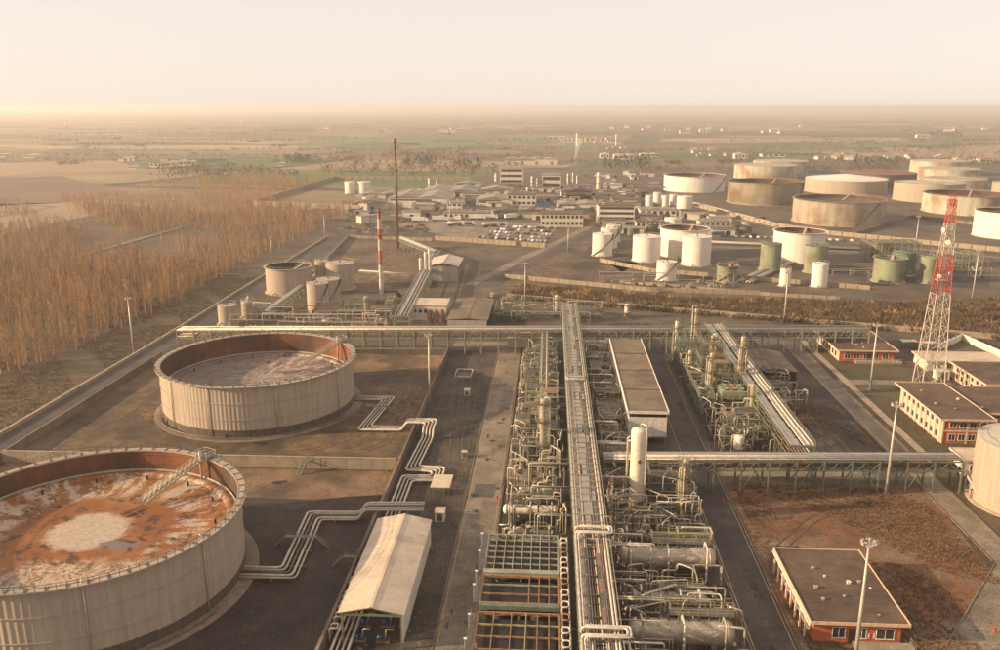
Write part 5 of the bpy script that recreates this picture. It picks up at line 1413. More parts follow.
mb = at(928, 387); mx_, my_ = mb.x, mb.y; MH = 60
T = thing('lattice_mast', 'tall red and white lattice mast among the offices', 'mast', (mx_, my_, 0))
zs = [0, 7, 13.5, 19.5, 25, 30, 34.5, 38.5, 42, 45.5, 48.5, 51.5, 54, 56.5, 58.5]
hw = lambda z: 2.7*(1-z/60)+.75
for i, (a, b_) in enumerate(zip(zs, zs[1:])):
    mt = 'mast_red' if (a >= 51 or 30 <= a < 42) else 'mast_white'
    P = [[Vector((mx_+hw(z)*sx, my_+hw(z)*sy, z)) for sx, sy in ((-1,-1),(1,-1),(1,1),(-1,1))] for z in (a, b_)]
    for k in range(4):
        bar('leg', mt, T, P[0][k], P[1][k], .28-.003*a)
        bar('strut', mt, T, P[1][k], P[1][(k+1)%4], .12)
        bar('brace', mt, T, P[0][k], P[1][(k+1)%4], .12); bar('brace', mt, T, P[0][(k+1)%4], P[1][k], .12)
for z, s in ((34, 3.2), (48, 2.4), (57, 2.2)):
    bx('platform', 'mast_red' if z == 57 else 'mast_white', T, mx_-s/2, mx_+s/2, my_-s/2, my_+s/2, z, z+.15)
    b = MB(); railing(b, [(mx_-s/2,my_-s/2),(mx_+s/2,my_-s/2),(mx_+s/2,my_+s/2),(mx_-s/2,my_+s/2)], z+.15, True); b.build('railing', 'mast_red' if z == 57 else 'mast_white', T)
for k in range(4): box('footing', 'concrete', T, (mx_+hw(0)*(-1 if k in (0,3) else 1), my_+hw(0)*(-1 if k < 2 else 1), .3), (1.6,1.6,.7))
for a, z in ((R(200),49.5),(R(290),50.2),(R(250),46),(R(310),36.5),(R(220),35.5)):
    c = Vector((mx_+1.6*math.cos(a), my_+1.6*math.sin(a), z)); u = Vector((math.cos(a), math.sin(a), 0))
    MB().tube([c, c+u*.25, c+u*.45], [.2,.6,.75], 12).build('dish', 'tank_white', T)
for k in range(4): bar('antenna', 'mast_red', T, (mx_+(.6 if k % 2 else -.6), my_+(.6 if k > 1 else -.6), 58.3), (mx_+(.6 if k % 2 else -.6), my_+(.6 if k > 1 else -.6), 60.6), .1)
b = MB()
for s in (-.3, .3): b.bar((mx_+s, my_, .2), (mx_+s, my_, 58), .08)
for i in range(95): b.bar((mx_-.3, my_, .6+i*.6), (mx_+.3, my_, .6+i*.6), .06)
b.build('ladder', 'mast_white', T)

c0 = at(382, 302)
T = thing('chimney', 'red and white banded steel chimney behind the long rack', 'chimney', c0); ch = rise(382, 302, 209)
edges = [0, ch*.42, ch*.56, ch*.68, ch*.79, ch*.90, ch]; cm = ['lamp_pole','stack_red','mast_white','stack_red','mast_white','stack_red']
for i in range(6):
    r0, r1 = 1.1-.35*edges[i]/ch, 1.1-.35*edges[i+1]/ch
    MB().lathe([(r0,edges[i]),(r1,edges[i+1])], 16, c0.x, c0.y).build('band', cm[i], T)
for z in (ch*.42, ch*.72, ch*.97):
    pl = MB().lathe([(.9,z),(2.1,z),(2.1,z+.12),(.9,z+.12)], 16, c0.x, c0.y, False, True).build('platform', 'deck', T)
    b = MB(); railing(b, [(c0.x+2.1*math.cos(k*math.pi/6), c0.y+2.1*math.sin(k*math.pi/6)) for k in range(12)], z+.12, True); b.build('railing', 'pale_pipe', pl)
MB().lathe([(.85,ch),(.7,ch),(.7,ch-1.5)], 16, c0.x, c0.y).build('mouth', 'dark_gap', T)
MB().lathe([(2.6,0),(2.6,1.2),(1.6,1.4)], 16, c0.x, c0.y, False).build('plinth', 'concrete', T)
MB().tube(fillet([(c0.x,c0.y,5),(c0.x+6,c0.y+2,5),(c0.x+8,c0.y+3,2)], 1), .8, 10).build('flue_duct', 'grey_pipe', T)

c0 = at(398, 249); fh = rise(398, 249, 138)
T = thing('flare_stack', 'very tall thin rusty flare stack with platform near its tip', 'stack', c0)
MB().lathe([(.95,0),(.8,fh*.35),(.62,fh*.8),(.6,fh-3)], 12, c0.x, c0.y).build('pipe', 'flare_rust', T)
for z in (.18,.36,.54,.72):
    MB().lathe([(.6,fh*z),(1.1,fh*z),(1.1,fh*z+.4),(.6,fh*z+.4)], 12, c0.x, c0.y, False, True).build('flange', 'grey_pipe', T)
for z in (fh*.55, fh-6):
    pl = MB().lathe([(.7,z),(2.3,z),(2.3,z+.2),(.7,z+.2)], 14, c0.x, c0.y, False, True).build('platform', 'rust_steel', T)
    b = MB(); railing(b, [(c0.x+2.3*math.cos(k*math.pi/6), c0.y+2.3*math.sin(k*math.pi/6)) for k in range(12)], z+.2, True); b.build('railing', 'rust_steel', pl)
MB().lathe([(.75,fh-3),(1.2,fh-2),(1.3,fh-.2),(1.0,fh)], 12, c0.x, c0.y).build('burner_tip', 'grey_pipe', T)
for k in range(3):
    a = k*2.1; MB().tube([(c0.x+1.05*math.cos(a), c0.y+1.05*math.sin(a), .5),(c0.x+.85*math.cos(a), c0.y+.85*math.sin(a), fh-1)], .09, 6).build('pilot_line', 'rust_steel', T)
for i, (px, tp) in enumerate(((421,258),(426,252),(430,249))):
    c = at(px, 283)
    column(c.x, c.y, rise(px, 283, tp), .8, 'column_cream', ['slim pale stack, shortest of three by the sloping roof','slim pale stack, middle of three by the sloping roof','slim pale stack, tallest of three by the sloping roof'][i], (), None, 0, group='three slim stacks')
c = at(367, 322); column(c.x, c.y, 11, .9, 'vessel', 'pale vessel with dome right of the front tank cluster', (9,), -90, 2, group='short vessels')
c = at(250, 318); column(c.x, c.y, 9.5, .6, 'vessel', 'thin vessel on the small domed tank by the rack end', (), None, 1, group='short vessels')
random.seed(33)
P0, P1 = at(240,325), at(395,322)
scatter(P0.x, P1.x, P0.y-14, P0.y+10, 10, 12, 26, 'equipment of the chimney plot', 'behind the long rack by the pale tanks')
for a, b_, lv, lab in [((345,318),(372,308),[3,6],'pale frame right of the front tank cluster'),((385,318),(402,304),[3.5,6.5],'pale frame at the foot of the striped chimney'),((245,316),(300,306),[3],'low pale frame in front of the pale open tank')]:
    A, B = at(*a), at(*b_); frame(A.x, B.x, A.y, min(B.y, A.y+14), lv, 'pale_green', lab, 'equipment of the chimney plot', deck=.4)

for i, (px, py, lab) in enumerate([(723,503,'red hydrant on the kerb south of the crossing rack'),(732,622,'red hydrant beside the drums and the east road'),(905,491,'red hydrant at the corner of the weedy plot'),(994,633,'red hydrant beside the south east road'),(739,322+60,'red hydrant by the brown roofed house road'),(497,500,'red hydrant at the side road junction')]):
    c = at(px, py); T = thing('hydrant', lab, 'hydrant', c, 'red hydrants')
    MB().lathe([(.22,0),(.22,.2),(.15,.22),(.15,.9),(.2,.95),(.12,1.15),(.02,1.2)], 10, c.x, c.y).build('barrel', 'red', T)
    for s in (-1, 1): MB().tube([c+Z*.7, c+Vector((s*.34,0,.7))], .09, 8).build('outlet', 'red', T)

# ================================================================== BACKGROUND WORKS
def block(l, r, base, top, depth, wallm, roofm, label, rows=0, cols=0, group='buildings of the works beyond the lorry park', gable=False, name='works_building', stripe=False):
    a, b_ = at(l, base), at(r, base); h = rise((l+r)/2, base, top); x0, x1, y0 = a.x, b_.x, (a.y+b_.y)/2; y1 = y0+depth
    T = thing(name, label, 'building', ((x0+x1)/2, y0, 0), group)
    MB().box(x0, x1, y0, y1, 0, h-.02).build('wall', wallm, T)
    if gable:
        k = max(1, round((x1-x0)/22)); w = (x1-x0)/k
        for i in range(k):
            m = MB(); xa, xb = x0+w*i, x0+w*(i+1); xm = (xa+xb)/2
            m._add([(xa,y0-.5,h),(xm,y0-.5,h+w*.09),(xb,y0-.5,h),(xa,y1+.5,h),(xm,y1+.5,h+w*.09),(xb,y1+.5,h)], [(0,1,4,3),(1,2,5,4),(0,2,1),(3,4,5),(0,3,5,2)])
            m.build('roof', roofm, T)
    else:
        m = MB(); m.box(x0-.4, x1+.4, y0-.4, y1+.4, h, h+.5); m.build('roof', roofm, T)
        rr_ = random.Random(int(l*7+r))
        for i in range(3):
            x, y = rr_.uniform(x0+1, x1-1), rr_.uniform(y0+1, y1-1); bx('roof_unit', 'wall_grey', T, x-1.2, x+1.2, y-1, y+1, h+.5, h+rr_.uniform(1.2,2.6))
    if gable and rows and name == 'works_building':
        rd = random.Random(int(l)); kk = max(2, cols//3)
        for i in range(kk):
            xx = x0+(x1-x0)*(i+.2+.5*rd.random())/kk; bx('door', rd.choice(['dark_gap','wall_grey','rust_pipe']), T, xx-2, xx+2, y0-.14, y0-.02, .1, min(h*.7, 5))
        bx('window_band', 'glass', T, x0+1.5, x0+(x1-x0)*rd.uniform(.4,.9), y0-.1, y0-.02, h*.74, h*.88)
        rows = 0
    for j in range(rows):
        z0 = h*(j+.35)/rows; z1 = h*(j+.8)/rows
        if stripe: bx('window', 'glass', T, x0+1, x1-1, y0-.15, y0-.02, z0, z1)
        else:
            for i in range(cols):
                w = (x1-x0)/cols; bx('window', 'glass', T, x0+w*(i+.22), x0+w*(i+.78), y0-.12, y0-.02, z0, z1)
    return T
B_ = [
 (598,634,226,206,24,'wall_white','roof_felt','white office block with four dark window bands',4,1,False,True),
 (557,597,211,204,26,'wall_white','roof_dull','long low white hall left of the banded office block',1,9,True,False),
 (541,583,227,214,20,'wall_beige','roof_felt','cream two storey building with dark square windows before the office block',2,10,False,False),
 (542,560,190,175,24,'wall_white','roof_dull','tall white plant block beside the small columns',2,1,False,True),
 (500,523,184,168,30,'wall_white','roof_dull','white stepped plant building near the fields',3,1,False,True),
 (388,447,208,198,60,'wall_white','roof_dull','broad pale factory hall behind the flare stack',1,10,True,False),
 (420,476,197,191.5,50,'wall_beige','roof_dull','second pale factory hall behind the broad hall',1,8,True,False),
 (447,462,212,203,18,'wall_white','roof_dull','small white cube building in the works middle',2,3,False,False),
 (476,512,206,199.5,30,'wall_beige','roof_dull','low hall right of the small white cube building',1,6,True,False),
 (507,536,206,195,34,'wall_beige','roof_felt','cream hall with twin vents on its roof',2,6,False,False),
 (480,512,195,190,26,'wall_white','roof_dull','pale flat hall in the far row of the works',1,6,True,False),
 (505,557,164.5,159,40,'wall_beige','roof_dull','very long low shed at the edge of green fields',1,12,True,False),
 (455,480,189,184,24,'wall_white','roof_dull','small pale hall close to the far wall',1,4,True,False),
 (493,545,217,211,22,'wall_grey','roof_felt','long grey roofed loading hall beside the lorries',1,10,True,False),
 (443,490,219,213,14,'wall_beige','roof_brown','low tan hall fronting the lorry park',1,9,False,False),
 (636,664,229,222,14,'wall_beige','roof_felt','low dark roofed building right of office block',1,6,False,False),
 (612,640,205,199,26,'wall_grey','roof_felt','dark flat hall behind the office block',1,5,False,False),
 (640,676,216,210,18,'wall_white','roof_dull','white low building under the small white tanks',1,6,False,False),
 (560,592,199,192,24,'wall_beige','roof_brown','brown roofed plant hall among the small columns',1,6,True,False),
 (700,730,228,222,14,'wall_white','roof_dull','white low building at the pale pipe track',1,6,False,False),
 (596,612,247,241,10,'wall_beige','roof_felt','small hut beside the white tank row',1,3,False,False),
 (350,388,209,203,22,'wall_beige','roof_brown','low brown hall next to the flare stack',1,6,True,False),
 (362,398,199,194,24,'wall_grey','roof_dull','grey hall inside the walled plot',1,5,True,False),
]
for b_ in B_: block(b_[0], b_[1], b_[2], b_[3], b_[4], b_[5], b_[6], b_[7], b_[8], b_[9], gable=b_[10], stripe=b_[11])
# far sheds and farms on the plain: (left, right, foot row, eaves row, depth)
far = [(150,166,167,163,18,'tan farm shed with pale roof in the far left hamlet'),(165,175,167,161.5,14,'red roofed farmhouse in the far left hamlet'),(176,186,166,160.5,14,'white farmhouse in the far left hamlet'),(186,194,166,161,14,'white farmhouse with dark roof closing the far left hamlet'),
 (128,136,169,166,12,'lone white shed left of the far left hamlet'),(0,6,157,154,20,'white shed far off beyond ploughed land'),(24,36,158,155,20,'pair of white sheds far beyond the ploughed land'),
 (276,284,166,163,14,'white farmhouse beside dark trees'),(378,392,132.5,130,30,'pale farm beyond the green strips'),(372,378,133,131,30,'small pale barn beyond the green strips'),(455,470,128.5,126,30,'pale farm at the far field edge'),
 (548,568,140,136.5,30,'white factory hall far off before green field'),(560,576,141.5,138.5,20,'white low factory hall beside the tall far stack'),(585,605,142,138,30,'pale factory hall right of the far stack'),(608,620,143,140,20,'grey factory hall far off'),
 (600,612,158.5,154,20,'white yard building beyond the small columns'),(614,634,159.5,155,24,'dark yard building beyond the small columns'),(640,660,157,154,20,'white lorry depot hall'),
 (735,748,159,154,18,'white depot building by the far road'),(770,778,132,129,20,'white house in the far right hamlet'),(780,790,133,129.5,20,'pale long house in the far right hamlet'),(800,806,127,125,20,'tiny white house far right'),
 (917,931,137.5,134.5,14,'long white shed by dark conifers'),(680,692,133,130,26,'pale barn in the middle far hamlet'),(700,712,132,129,26,'white barn in the middle far hamlet'),(722,735,131,128.5,26,'low pale house in the middle far hamlet'),
 (936,950,160,156,16,'white house with red roof near the far tanks'),(955,966,163,159,16,'cream house near the far tanks'),(980,992,163,159,16,'pale house at the right edge of the plain'),(762,785,157,154,20,'slanting pale shed behind far tanks'),
 (205,215,134,132,30,'faint pale house in the haze'),(60,80,124,122,40,'faint white halls in the haze'),(230,245,122,120.5,40,'faint hall in the bright haze')]
for i, (l, r_, f, t, dp, lab) in enumerate(far):
    block(l, r_, f, t, dp, ['wall_white','wall_beige'][i % 2], ['tile_roof','roof_sheet','roof_sheet','tile_roof','roof_felt'][i % 5] if 'white' not in lab else 'roof_sheet', lab, 1, 4, 'houses and sheds on the plain', gable=True, name='farm_building')
# smaller look-alike houses, each its own object sharing one mesh
hb = MB(); hb.box(-6,6,-5,5,0,5)
hr_ = MB(); hr_._add([(-6.6,-5.6,4.9),(6.6,-5.6,4.9),(6.6,5.6,4.9),(-6.6,5.6,4.9),(-6.6,0,8),(6.6,0,8)], [(0,1,5,4),(2,3,4,5),(0,4,3),(1,2,5),(0,3,2,1)])
hw_ = MB()
for x in (-4, -1, 2): hw_.box(x, x+1.3, -5.1, -4.9, 1, 3)
hm_ = [hb.mesh('wall', 'wall_beige'), hr_.mesh('roof', 'roof_dull'), hw_.mesh('window', 'glass')]
hs = random.Random(5)
clusters = [(690,152,26,9),(720,157,24,10),(835,158,26,16),(870,157,30,16),(905,158,10,6),(775,131,16,9),(700,131,20,9),(640,128,30,8),(450,130,14,7),(520,128,14,5),(380,132,10,4),(170,164,16,6),(960,130,30,8),(120,160,14,4),(590,141,22,8),(620,150,20,8),(300,128,30,6),(960,160,24,9)]
for cx, cy, sp, n_ in clusters:
    for i in range(max(3, int(n_*.65))):
        c = at(cx+hs.uniform(-sp, sp), cy+hs.uniform(-2.2, 2.2))
        T = thing('house', 'tiny cream house with dull roof in '+('a hamlet just behind the far tanks' if cy > 150 and cx > 600 else 'the hamlet behind the works' if 560 < cx < 660 and cy > 135 else 'a hamlet at the hazy edge of the plain' if cy < 135 else 'the hamlet left of the works'), 'house', c, 'tiny far houses')
        T.rotation_euler.z = hs.uniform(-.5, .5); s = hs.uniform(.55, .95)*(1 if cy > 145 else 1.7); T.scale = (s*hs.uniform(.8,1.8), s, s)
        for nm, me in zip(('wall','roof','window'), hm_):
            o = bpy.data.objects.new(nm, me); COL.objects.link(o); o.parent = T
# small columns and stacks of the works
for px, f, t, r_, lab in [(598,193,172,1.9,'thick white column standing alone in the works'),(573,190,172,1.3,'grey column under the steam plume'),(568,190,173,1.2,'grey column beside the steaming one'),(577,192,175,1.0,'thin column right of the steaming one'),
        (532,190,176,1.2,'pale column near the tall white plant block'),(537,190,178,1.0,'thin pale column touching the tall white block'),(561,201,192,1.6,'squat tank column in front of brown hall'),(565,201,193,1.6,'second squat tank column in front of brown hall'),
        (496,181,173,1.6,'pale column by the stepped plant building'),(528,198,187,1.8,'stubby column on the cream hall side'),(533,198,188,1.8,'stubby column beside its twin at the cream hall'),(577,146,133,2.4,'far off white factory stack'),
        (430,190,178,2.0,'dark frame column at the walled plot'),(437,190,180,1.6,'lower dark column at the walled plot'),(616,146,134,1.8,'thin far stack right of the white factory stack')]:
    c = at(px, f); h_ = rise(px, f, t)
    T = thing('column', lab, 'column', c, 'columns of the works')
    MB().lathe([(r_*1.1,0),(r_,2),(r_,h_-r_*.6),(r_*.7,h_-.2),(.02,h_)], 12, c.x, c.y).build('shell', 'column_cream' if 'pale' in lab or 'white' in lab else 'vessel', T)
    for z in (.45, .8):
        MB().lathe([(r_*.95,h_*z),(r_+1,h_*z),(r_+1,h_*z+.25),(r_*.95,h_*z+.25)], 10, c.x, c.y, False, True).build('platform', 'deck', T)
random.seed(8)
for a, b_, lv, lab in [((563,200),(590,196),[5,9,13],'grey pipe frame under the small columns'),((600,203),(632,199),[4,8],'low pipe frame behind the office block'),((640,197),(662,194),[5,9],'pipe frame near the wide white open tank'),((470,192),(496,189),[4],'low pipe bridge by the far wall'),((500,192),(530,189),[5,8],'pipe frame beside the stepped plant building')]:
    A, B = at(*a), at(*b_); frame(A.x, B.x, A.y, A.y+20, lv, 'grey_pipe', lab, 'frames of the works', bay=9, deck=.7, rail=False)
# steam plume above the works
c = at(574, 178); hp = rise(573, 190, 172)
pts = [(c.x, c.y, hp), (c.x+1, c.y, hp+6), (c.x+2.5, c.y, hp+14), (c.x+4, c.y+1, hp+21), (c.x+7, c.y+2, hp+30)]
o = MB().tube(pts, [.9, 1.5, 2.4, 3.4, 4.6], 10).build('steam_plume', 'concrete', None, (c.x,c.y,hp))
sm = bpy.data.materials.new('steam'); sm.use_nodes = True; nt = sm.node_tree; nt.nodes.remove(nt.nodes['Principled BSDF'])
v = nt.nodes.new('ShaderNodeVolumePrincipled'); v.inputs['Color'].default_value = (.97,.95,.92,1); v.inputs['Density'].default_value = .07
nt.links.new(v.outputs[0], nt.nodes['Material Output'].inputs['Volume']); o.data.materials[0] = sm
tag(o, 'thin white steam plume rising from a grey works column', 'steam')

# long pipe racks and pipe tracks of the works and storage yard
for a, b_, lab in [((690,203),(800,232),'pale pipe track slanting past the ochre tank'),((640,240),(860,250),'pale pipe track crossing behind the white tanks'),((745,283),(790,262),'pipe track in the trench left of white lipped tank')]:
    A, B = at(*a), at(*b_)
    bundle(lab, [(A.x,A.y),(B.x,B.y)], 6, 1.5, .4, ['white_pipe','pale_pipe','grey_pipe'], 12)
random.seed(12)
A, B = at(868, 262), at(890, 250); frame(A.x, B.x, A.y, A.y+14, [6, 11], 'tank_green', 'green pipe frame left of the green open tank', 'equipment of the storage yard', deck=.5)
A, B = at(940, 268), at(965, 262); frame(A.x, B.x, A.y, A.y+14, [4, 8], 'pale_green', 'pale pipe frame right of the green silos', 'equipment of the storage yard', deck=.5)
for (x0, x1, yy) in ((600, 730, 287), (830, 990, 275)):
    P0, P1 = at(x0, yy), at(x1, yy); scatter(P0.x, P1.x, P0.y-6, P0.y+10, 6, 8, 10, 'equipment of the storage yard', 'among the storage tanks')


# small sheds, containers and stacks that fill the works yards
kr = random.Random(17)
def yard_item(px, py, kind):
    c = at(px, py); rz = kr.choice((0, 0, .12, -.1, 1.57))
    if kind == 0:
        w, l, h_ = 2.5, kr.choice((6, 12)), 2.7; mt = kr.choice(['wall_white','wall_grey','rust_pipe','tank_darkgreen','blue','wall_beige'])
        T = thing('container', {'wall_white':'white','wall_grey':'grey','rust_pipe':'rust brown','tank_darkgreen':'green','blue':'blue','wall_beige':'cream'}[mt]+(' long' if l > 6 else ' short')+' container standing in the works yards', 'container', c, 'containers in the works yards'); T.rotation_euler.z = rz
        o = bpy.data.objects.new('body', unit('box', mt)); COL.objects.link(o); o.parent = T; o.location = (0,0,h_/2+.1); o.scale = (l,w,h_)
        for s in (-1, 1): o = bpy.data.objects.new('end_frame', unit('box', 'grey_pipe')); COL.objects.link(o); o.parent = T; o.location = (s*l/2,0,h_/2+.1); o.scale = (.2,w+.1,h_+.12)
    elif kind == 1:
        w, l, h_ = kr.uniform(6, 12), kr.uniform(8, 22), kr.uniform(3, 6); mt = kr.choice(['wall_white','wall_grey','wall_beige','wall_grey']); rm = kr.choice(['roof_dull','roof_felt','roof_brown','roof_dull'])
        T = thing('yard_shed', {'wall_white':'white','wall_grey':'grey','wall_beige':'cream'}[mt]+' yard shed with '+{'roof_dull':'dull','roof_felt':'dark','roof_brown':'brown'}[rm]+' roof among the works halls', 'shed', c, 'sheds among the works halls'); T.rotation_euler.z = rz*.5
        for nm, m_, z, sz in (('wall', mt, h_/2, (l,w,h_)), ('roof', rm, h_+.2, (l+.8,w+.8,.4)), ('door', 'dark_gap', 1.6, (3,w+.2,3.2))):
            o = bpy.data.objects.new(nm, unit('box', m_)); COL.objects.link(o); o.parent = T; o.location = (0 if nm != 'door' else kr.uniform(-.3,.3)*l,0,z); o.scale = sz
    else:
        b = MB(); n_ = kr.randint(3, 6); mt = kr.choice(['rust_pipe','dark_band','pale_pipe','rubble','grey_pipe'])
        for i in range(n_):
            for j in range(n_-i): b.tube([(c.x-4,c.y+(j+i*.5)*.9,.45+i*.8),(c.x+4,c.y+(j+i*.5)*.9,.45+i*.8)], .46, 6)
        tag(b.build('pipe_stack', mt, None, c), {'rust_pipe':'rusty','dark_band':'blackish','pale_pipe':'pale','rubble':'sandy','grey_pipe':'grey'}[mt]+' stack of pipes lying in the works yards', 'stack', 'pipe stacks in the works yards')
for i in range(190):
    x = kr.uniform(345, 650); y = kr.uniform(190, 222) if x > 400 else kr.uniform(196, 224)
    if 400 < x < 550 and y > 220: continue
    yard_item(x, y, kr.choice((0,0,1,1,2,0)))
for i in range(40): yard_item(kr.uniform(600, 760), kr.uniform(216, 240), kr.choice((0,2,1)))
for i in range(30): yard_item(kr.uniform(560, 660), kr.uniform(172, 195), kr.choice((1,1,0)))

# ------------------------------------------------------------------ vehicles
def car_meshes(mat):
    b = MB()
    prof = [(-2.1,.35),(-2.15,.8),(-1.2,.92),(-.75,1.42),(.75,1.45),(1.35,.95),(2.1,.82),(2.15,.35)]
    n_ = len(prof)
    b._add([(x,-.85,z) for x, z in prof]+[(x,.85,z) for x, z in prof], [tuple(range(n_)), tuple(reversed(range(n_,2*n_)))]+[(i,n_+i,n_+(i+1)%n_,(i+1)%n_) for i in range(n_)])
    g_ = MB(); g_._add([(-1.12,-.87,.97),(-.72,-.87,1.36),(.72,-.87,1.38),(1.2,-.87,.97),(-1.12,.87,.97),(-.72,.87,1.36),(.72,.87,1.38),(1.2,.87,.97)], [(0,3,2,1),(4,5,6,7),(0,1,5,4),(2,3,7,6)])
    return b.mesh('body', mat), g_.mesh('glazing', 'glass')
wheel = MB().tube([(0,-.1,0),(0,.1,0)], .33, 10).mesh('wheel', 'dark_gap')
cars = [(m, l, car_meshes(m)) for m, l in (('car_dark','dark'),('car_white','white'),('car_red','red'),('car_silver','silver'))]
def put_car(c, rz, k, group):
    m, l, (bd, gl) = cars[k]
    T = thing('parked_car', l+' car parked in rows '+group, 'car', c+Z*.08, 'cars parked '+group); T.rotation_euler.z = rz
    for nm, me, loc in [('body',bd,(0,0,0)),('glazing',gl,(0,0,0))]+[('wheel',wheel,(x,y,.33)) for x in (-1.3,1.3) for y in (-.78,.78)]:
        o = bpy.data.objects.new(nm, me); COL.objects.link(o); o.parent = T; o.location = loc
cr_ = random.Random(4)
for row in range(6):
    A, B = at(474+row*6, 240.5-row*2.6), at(548+row*2, 246-row*3.4)
    n_ = 17
    for i in range(n_):
        if cr_.random() < .2: continue
        put_car(A+(B-A)*(i/n_)+Vector((cr_.uniform(-.4,.4), cr_.uniform(-.4,.4), 0)), 1.3+cr_.uniform(-.1,.1), cr_.choice([0,0,0,1,3,3,0,2] if cr_.random() < .4 else [0,1,3]), 'beyond the panel fence of the lorry park')
for i in range(22): put_car(at(700+i*7.2, 236.2+i*.25), 1.4, cr_.choice([0,0,1,3]), 'along the bund behind the white tanks')
def lorry(c, rz, k, lab):
    T = thing('lorry', lab, 'lorry', c+Z*.08, 'lorries in the lorry park'); T.rotation_euler.z = rz
    def sub(nm, b, m): o = bpy.data.objects.new(nm, b.mesh(nm, m)); COL.objects.link(o); o.parent = T
    sub('cab', MB()._add([(x,y,z) for y in (-1.2,1.2) for x, z in ((4.2,.7),(6.4,.7),(6.4,1.9),(6.0,3.2),(4.2,3.3))], [(0,1,2,3,4),(9,8,7,6,5),(0,5,6,1),(1,6,7,2),(2,7,8,3),(3,8,9,4),(4,9,5,0)]), 'car_white')
    if k: sub('tank', MB().tube([(-6.2,0,2.3),(-6,0,2.3),(3.6,0,2.3),(3.8,0,2.3)], [.7,1.25,1.25,.7], 14), 'alu')
    else: sub('box_body', MB().box(-6.2,3.8,-1.25,1.25,1.2,3.9), 'car_white')
    sub('chassis', MB().box(-6.2,6.2,-.5,.5,.7,1.15), 'dark_gap')
    sub('windscreen', MB()._add([(6.42,-1.05,1.95),(6.42,1.05,1.95),(6.05,1.05,3.1),(6.05,-1.05,3.1)], [(0,1,2,3)]), 'glass')
    for x in (-5,-3.8,-2.6,5.2):
        for y in (-1.05,1.05): o = bpy.data.objects.new('wheel', wheel); COL.objects.link(o); o.parent = T; o.location = (x,y,.5); o.scale = (1.5,1.6,1.5)
for i, (px, py, rz, k) in enumerate([(456,226,.1,1),(466,225.5,.12,1),(491,227,.3,1),(499,226.5,.25,1),(520,217,.5,0),(528,216,.5,0),(536,215,.5,0),(512,219,.5,0),(545,213.5,.5,0),(478,219.5,0,0),(490,219,0,0),(420,222,0,0),(408,221,0,1),(440,221,0.05,0)]):
    lorry(at(px, py), rz, k, ('silver tanker lorry parked in the lorry park' if k else 'white box lorry parked in the lorry park'))
# heaps of scrap metal in rows north of the lorry-park fence
sc_ = random.Random(9)
for i in range(26):
    px, py = sc_.uniform(342, 425), sc_.uniform(225, 233); c = at(px, py); b = MB()
    for j in range(14):
        x, y = sc_.uniform(-2.6, 2.6), sc_.uniform(-1.8, 1.8); s = sc_.uniform(.4, 1.5); zz = max(.2, 1.9-abs(x)*.5-abs(y)*.6)*sc_.random()
        b.bar((c.x+x-s, c.y+y, zz), (c.x+x+s, c.y+y+sc_.uniform(-1,1), zz+sc_.uniform(.1,1)), sc_.uniform(.3,.9), sc_.uniform(.2,.8))
    b.lathe([(4.6,0),(3.2,.5),(1.4,1.1),(.02,1.3)], 9, c.x, c.y, False); mt = sc_.choice(['rust_dark','dark_band','rust_pipe','grey_pipe'])
    tag(b.build('scrap_heap', mt, None, c), {'rust_dark':'dark rusty','dark_band':'blackish','rust_pipe':'light rusty','grey_pipe':'grey'}[mt]+' heap of scrap metal on the dark plot behind the flare stack', 'heap', 'scrap heaps')

# ================================================================== VEGETATION
def bare_tree(seed, h, spread_=.42, branches=20, twigs=6, w=.12):
    r = random.Random(seed); tv = MB(); cv = MB()
    bend = [Vector((r.uniform(-.25,.25), r.uniform(-.25,.25), h*t)) for t in (0,.25,.5,.75,1)]; bend[0] = Vector((0,0,0))
    tv.tube(bend, [.22,.17,.12,.075,.03], 4, False)
    def tri(p, d, L, wd):
        s = d.cross(Vector((r.uniform(-1,1), r.uniform(-1,1), r.uniform(-.3,.3)))); 
        if s.length < 1e-3: s = Vector((1,0,0))
        s = s.normalized()*wd/2; e = p+d*L
        cv._add([p-s, p+s, e], [(0,1,2)])
        return e
    for i in range(branches):
        t = .12+.85*(i+r.random())/branches; p = Vector((0,0,h*t)); k = int(t*4); f = t*4-k
        if k < 4: p = bend[k].lerp(bend[k+1], f)
        az = r.uniform(0, 6.283); el = R(r.uniform(48, 74)); d = Vector((math.cos(az)*math.cos(el), math.sin(az)*math.cos(el), math.sin(el)))
        L = h*spread_*(1.08-t)*r.uniform(.6,1.15)+.5
        tri(p, d, L, w)
        for j in range(twigs):
            q = p+d*(L*r.uniform(.25,.95)); dd = (d+Vector((r.uniform(-.7,.7), r.uniform(-.7,.7), r.uniform(-.1,.7)))).normalized()
            tri(q, dd, r.uniform(.5,1.5)*h/10, w*.6)
    return tv, cv
def shrub(seed, h, n=46):
    r = random.Random(seed); b = MB(); st = MB()
    for i in range(6):
        az = r.uniform(0, 6.283); p = Vector((r.uniform(-.3,.3), r.uniform(-.3,.3), 0)); e = p+Vector((math.cos(az)*h*.35, math.sin(az)*h*.35, h*.7)); st.tube([p, e], [.05,.02], 3, False)
    for i in range(n):
        az = r.uniform(0, 6.283); rad = h*.75*math.sqrt(r.random()); z = r.uniform(.02,.9)*h*(1-.35*(rad/(h*.75))**2)
        p = Vector((math.cos(az)*rad*.8, math.sin(az)*rad*.8, z*.55)); d = Vector((math.cos(az)*r.uniform(.1,.8), math.sin(az)*r.uniform(.1,.8), r.uniform(.4,1))).normalized(); L = r.uniform(.25,.55)*h
        s = d.cross(Vector((r.uniform(-1,1), r.uniform(-1,1), .2))).normalized()*r.uniform(.06,.14); b._add([p-s, p+s, p+d*L], [(0,1,2)])
    return st, b
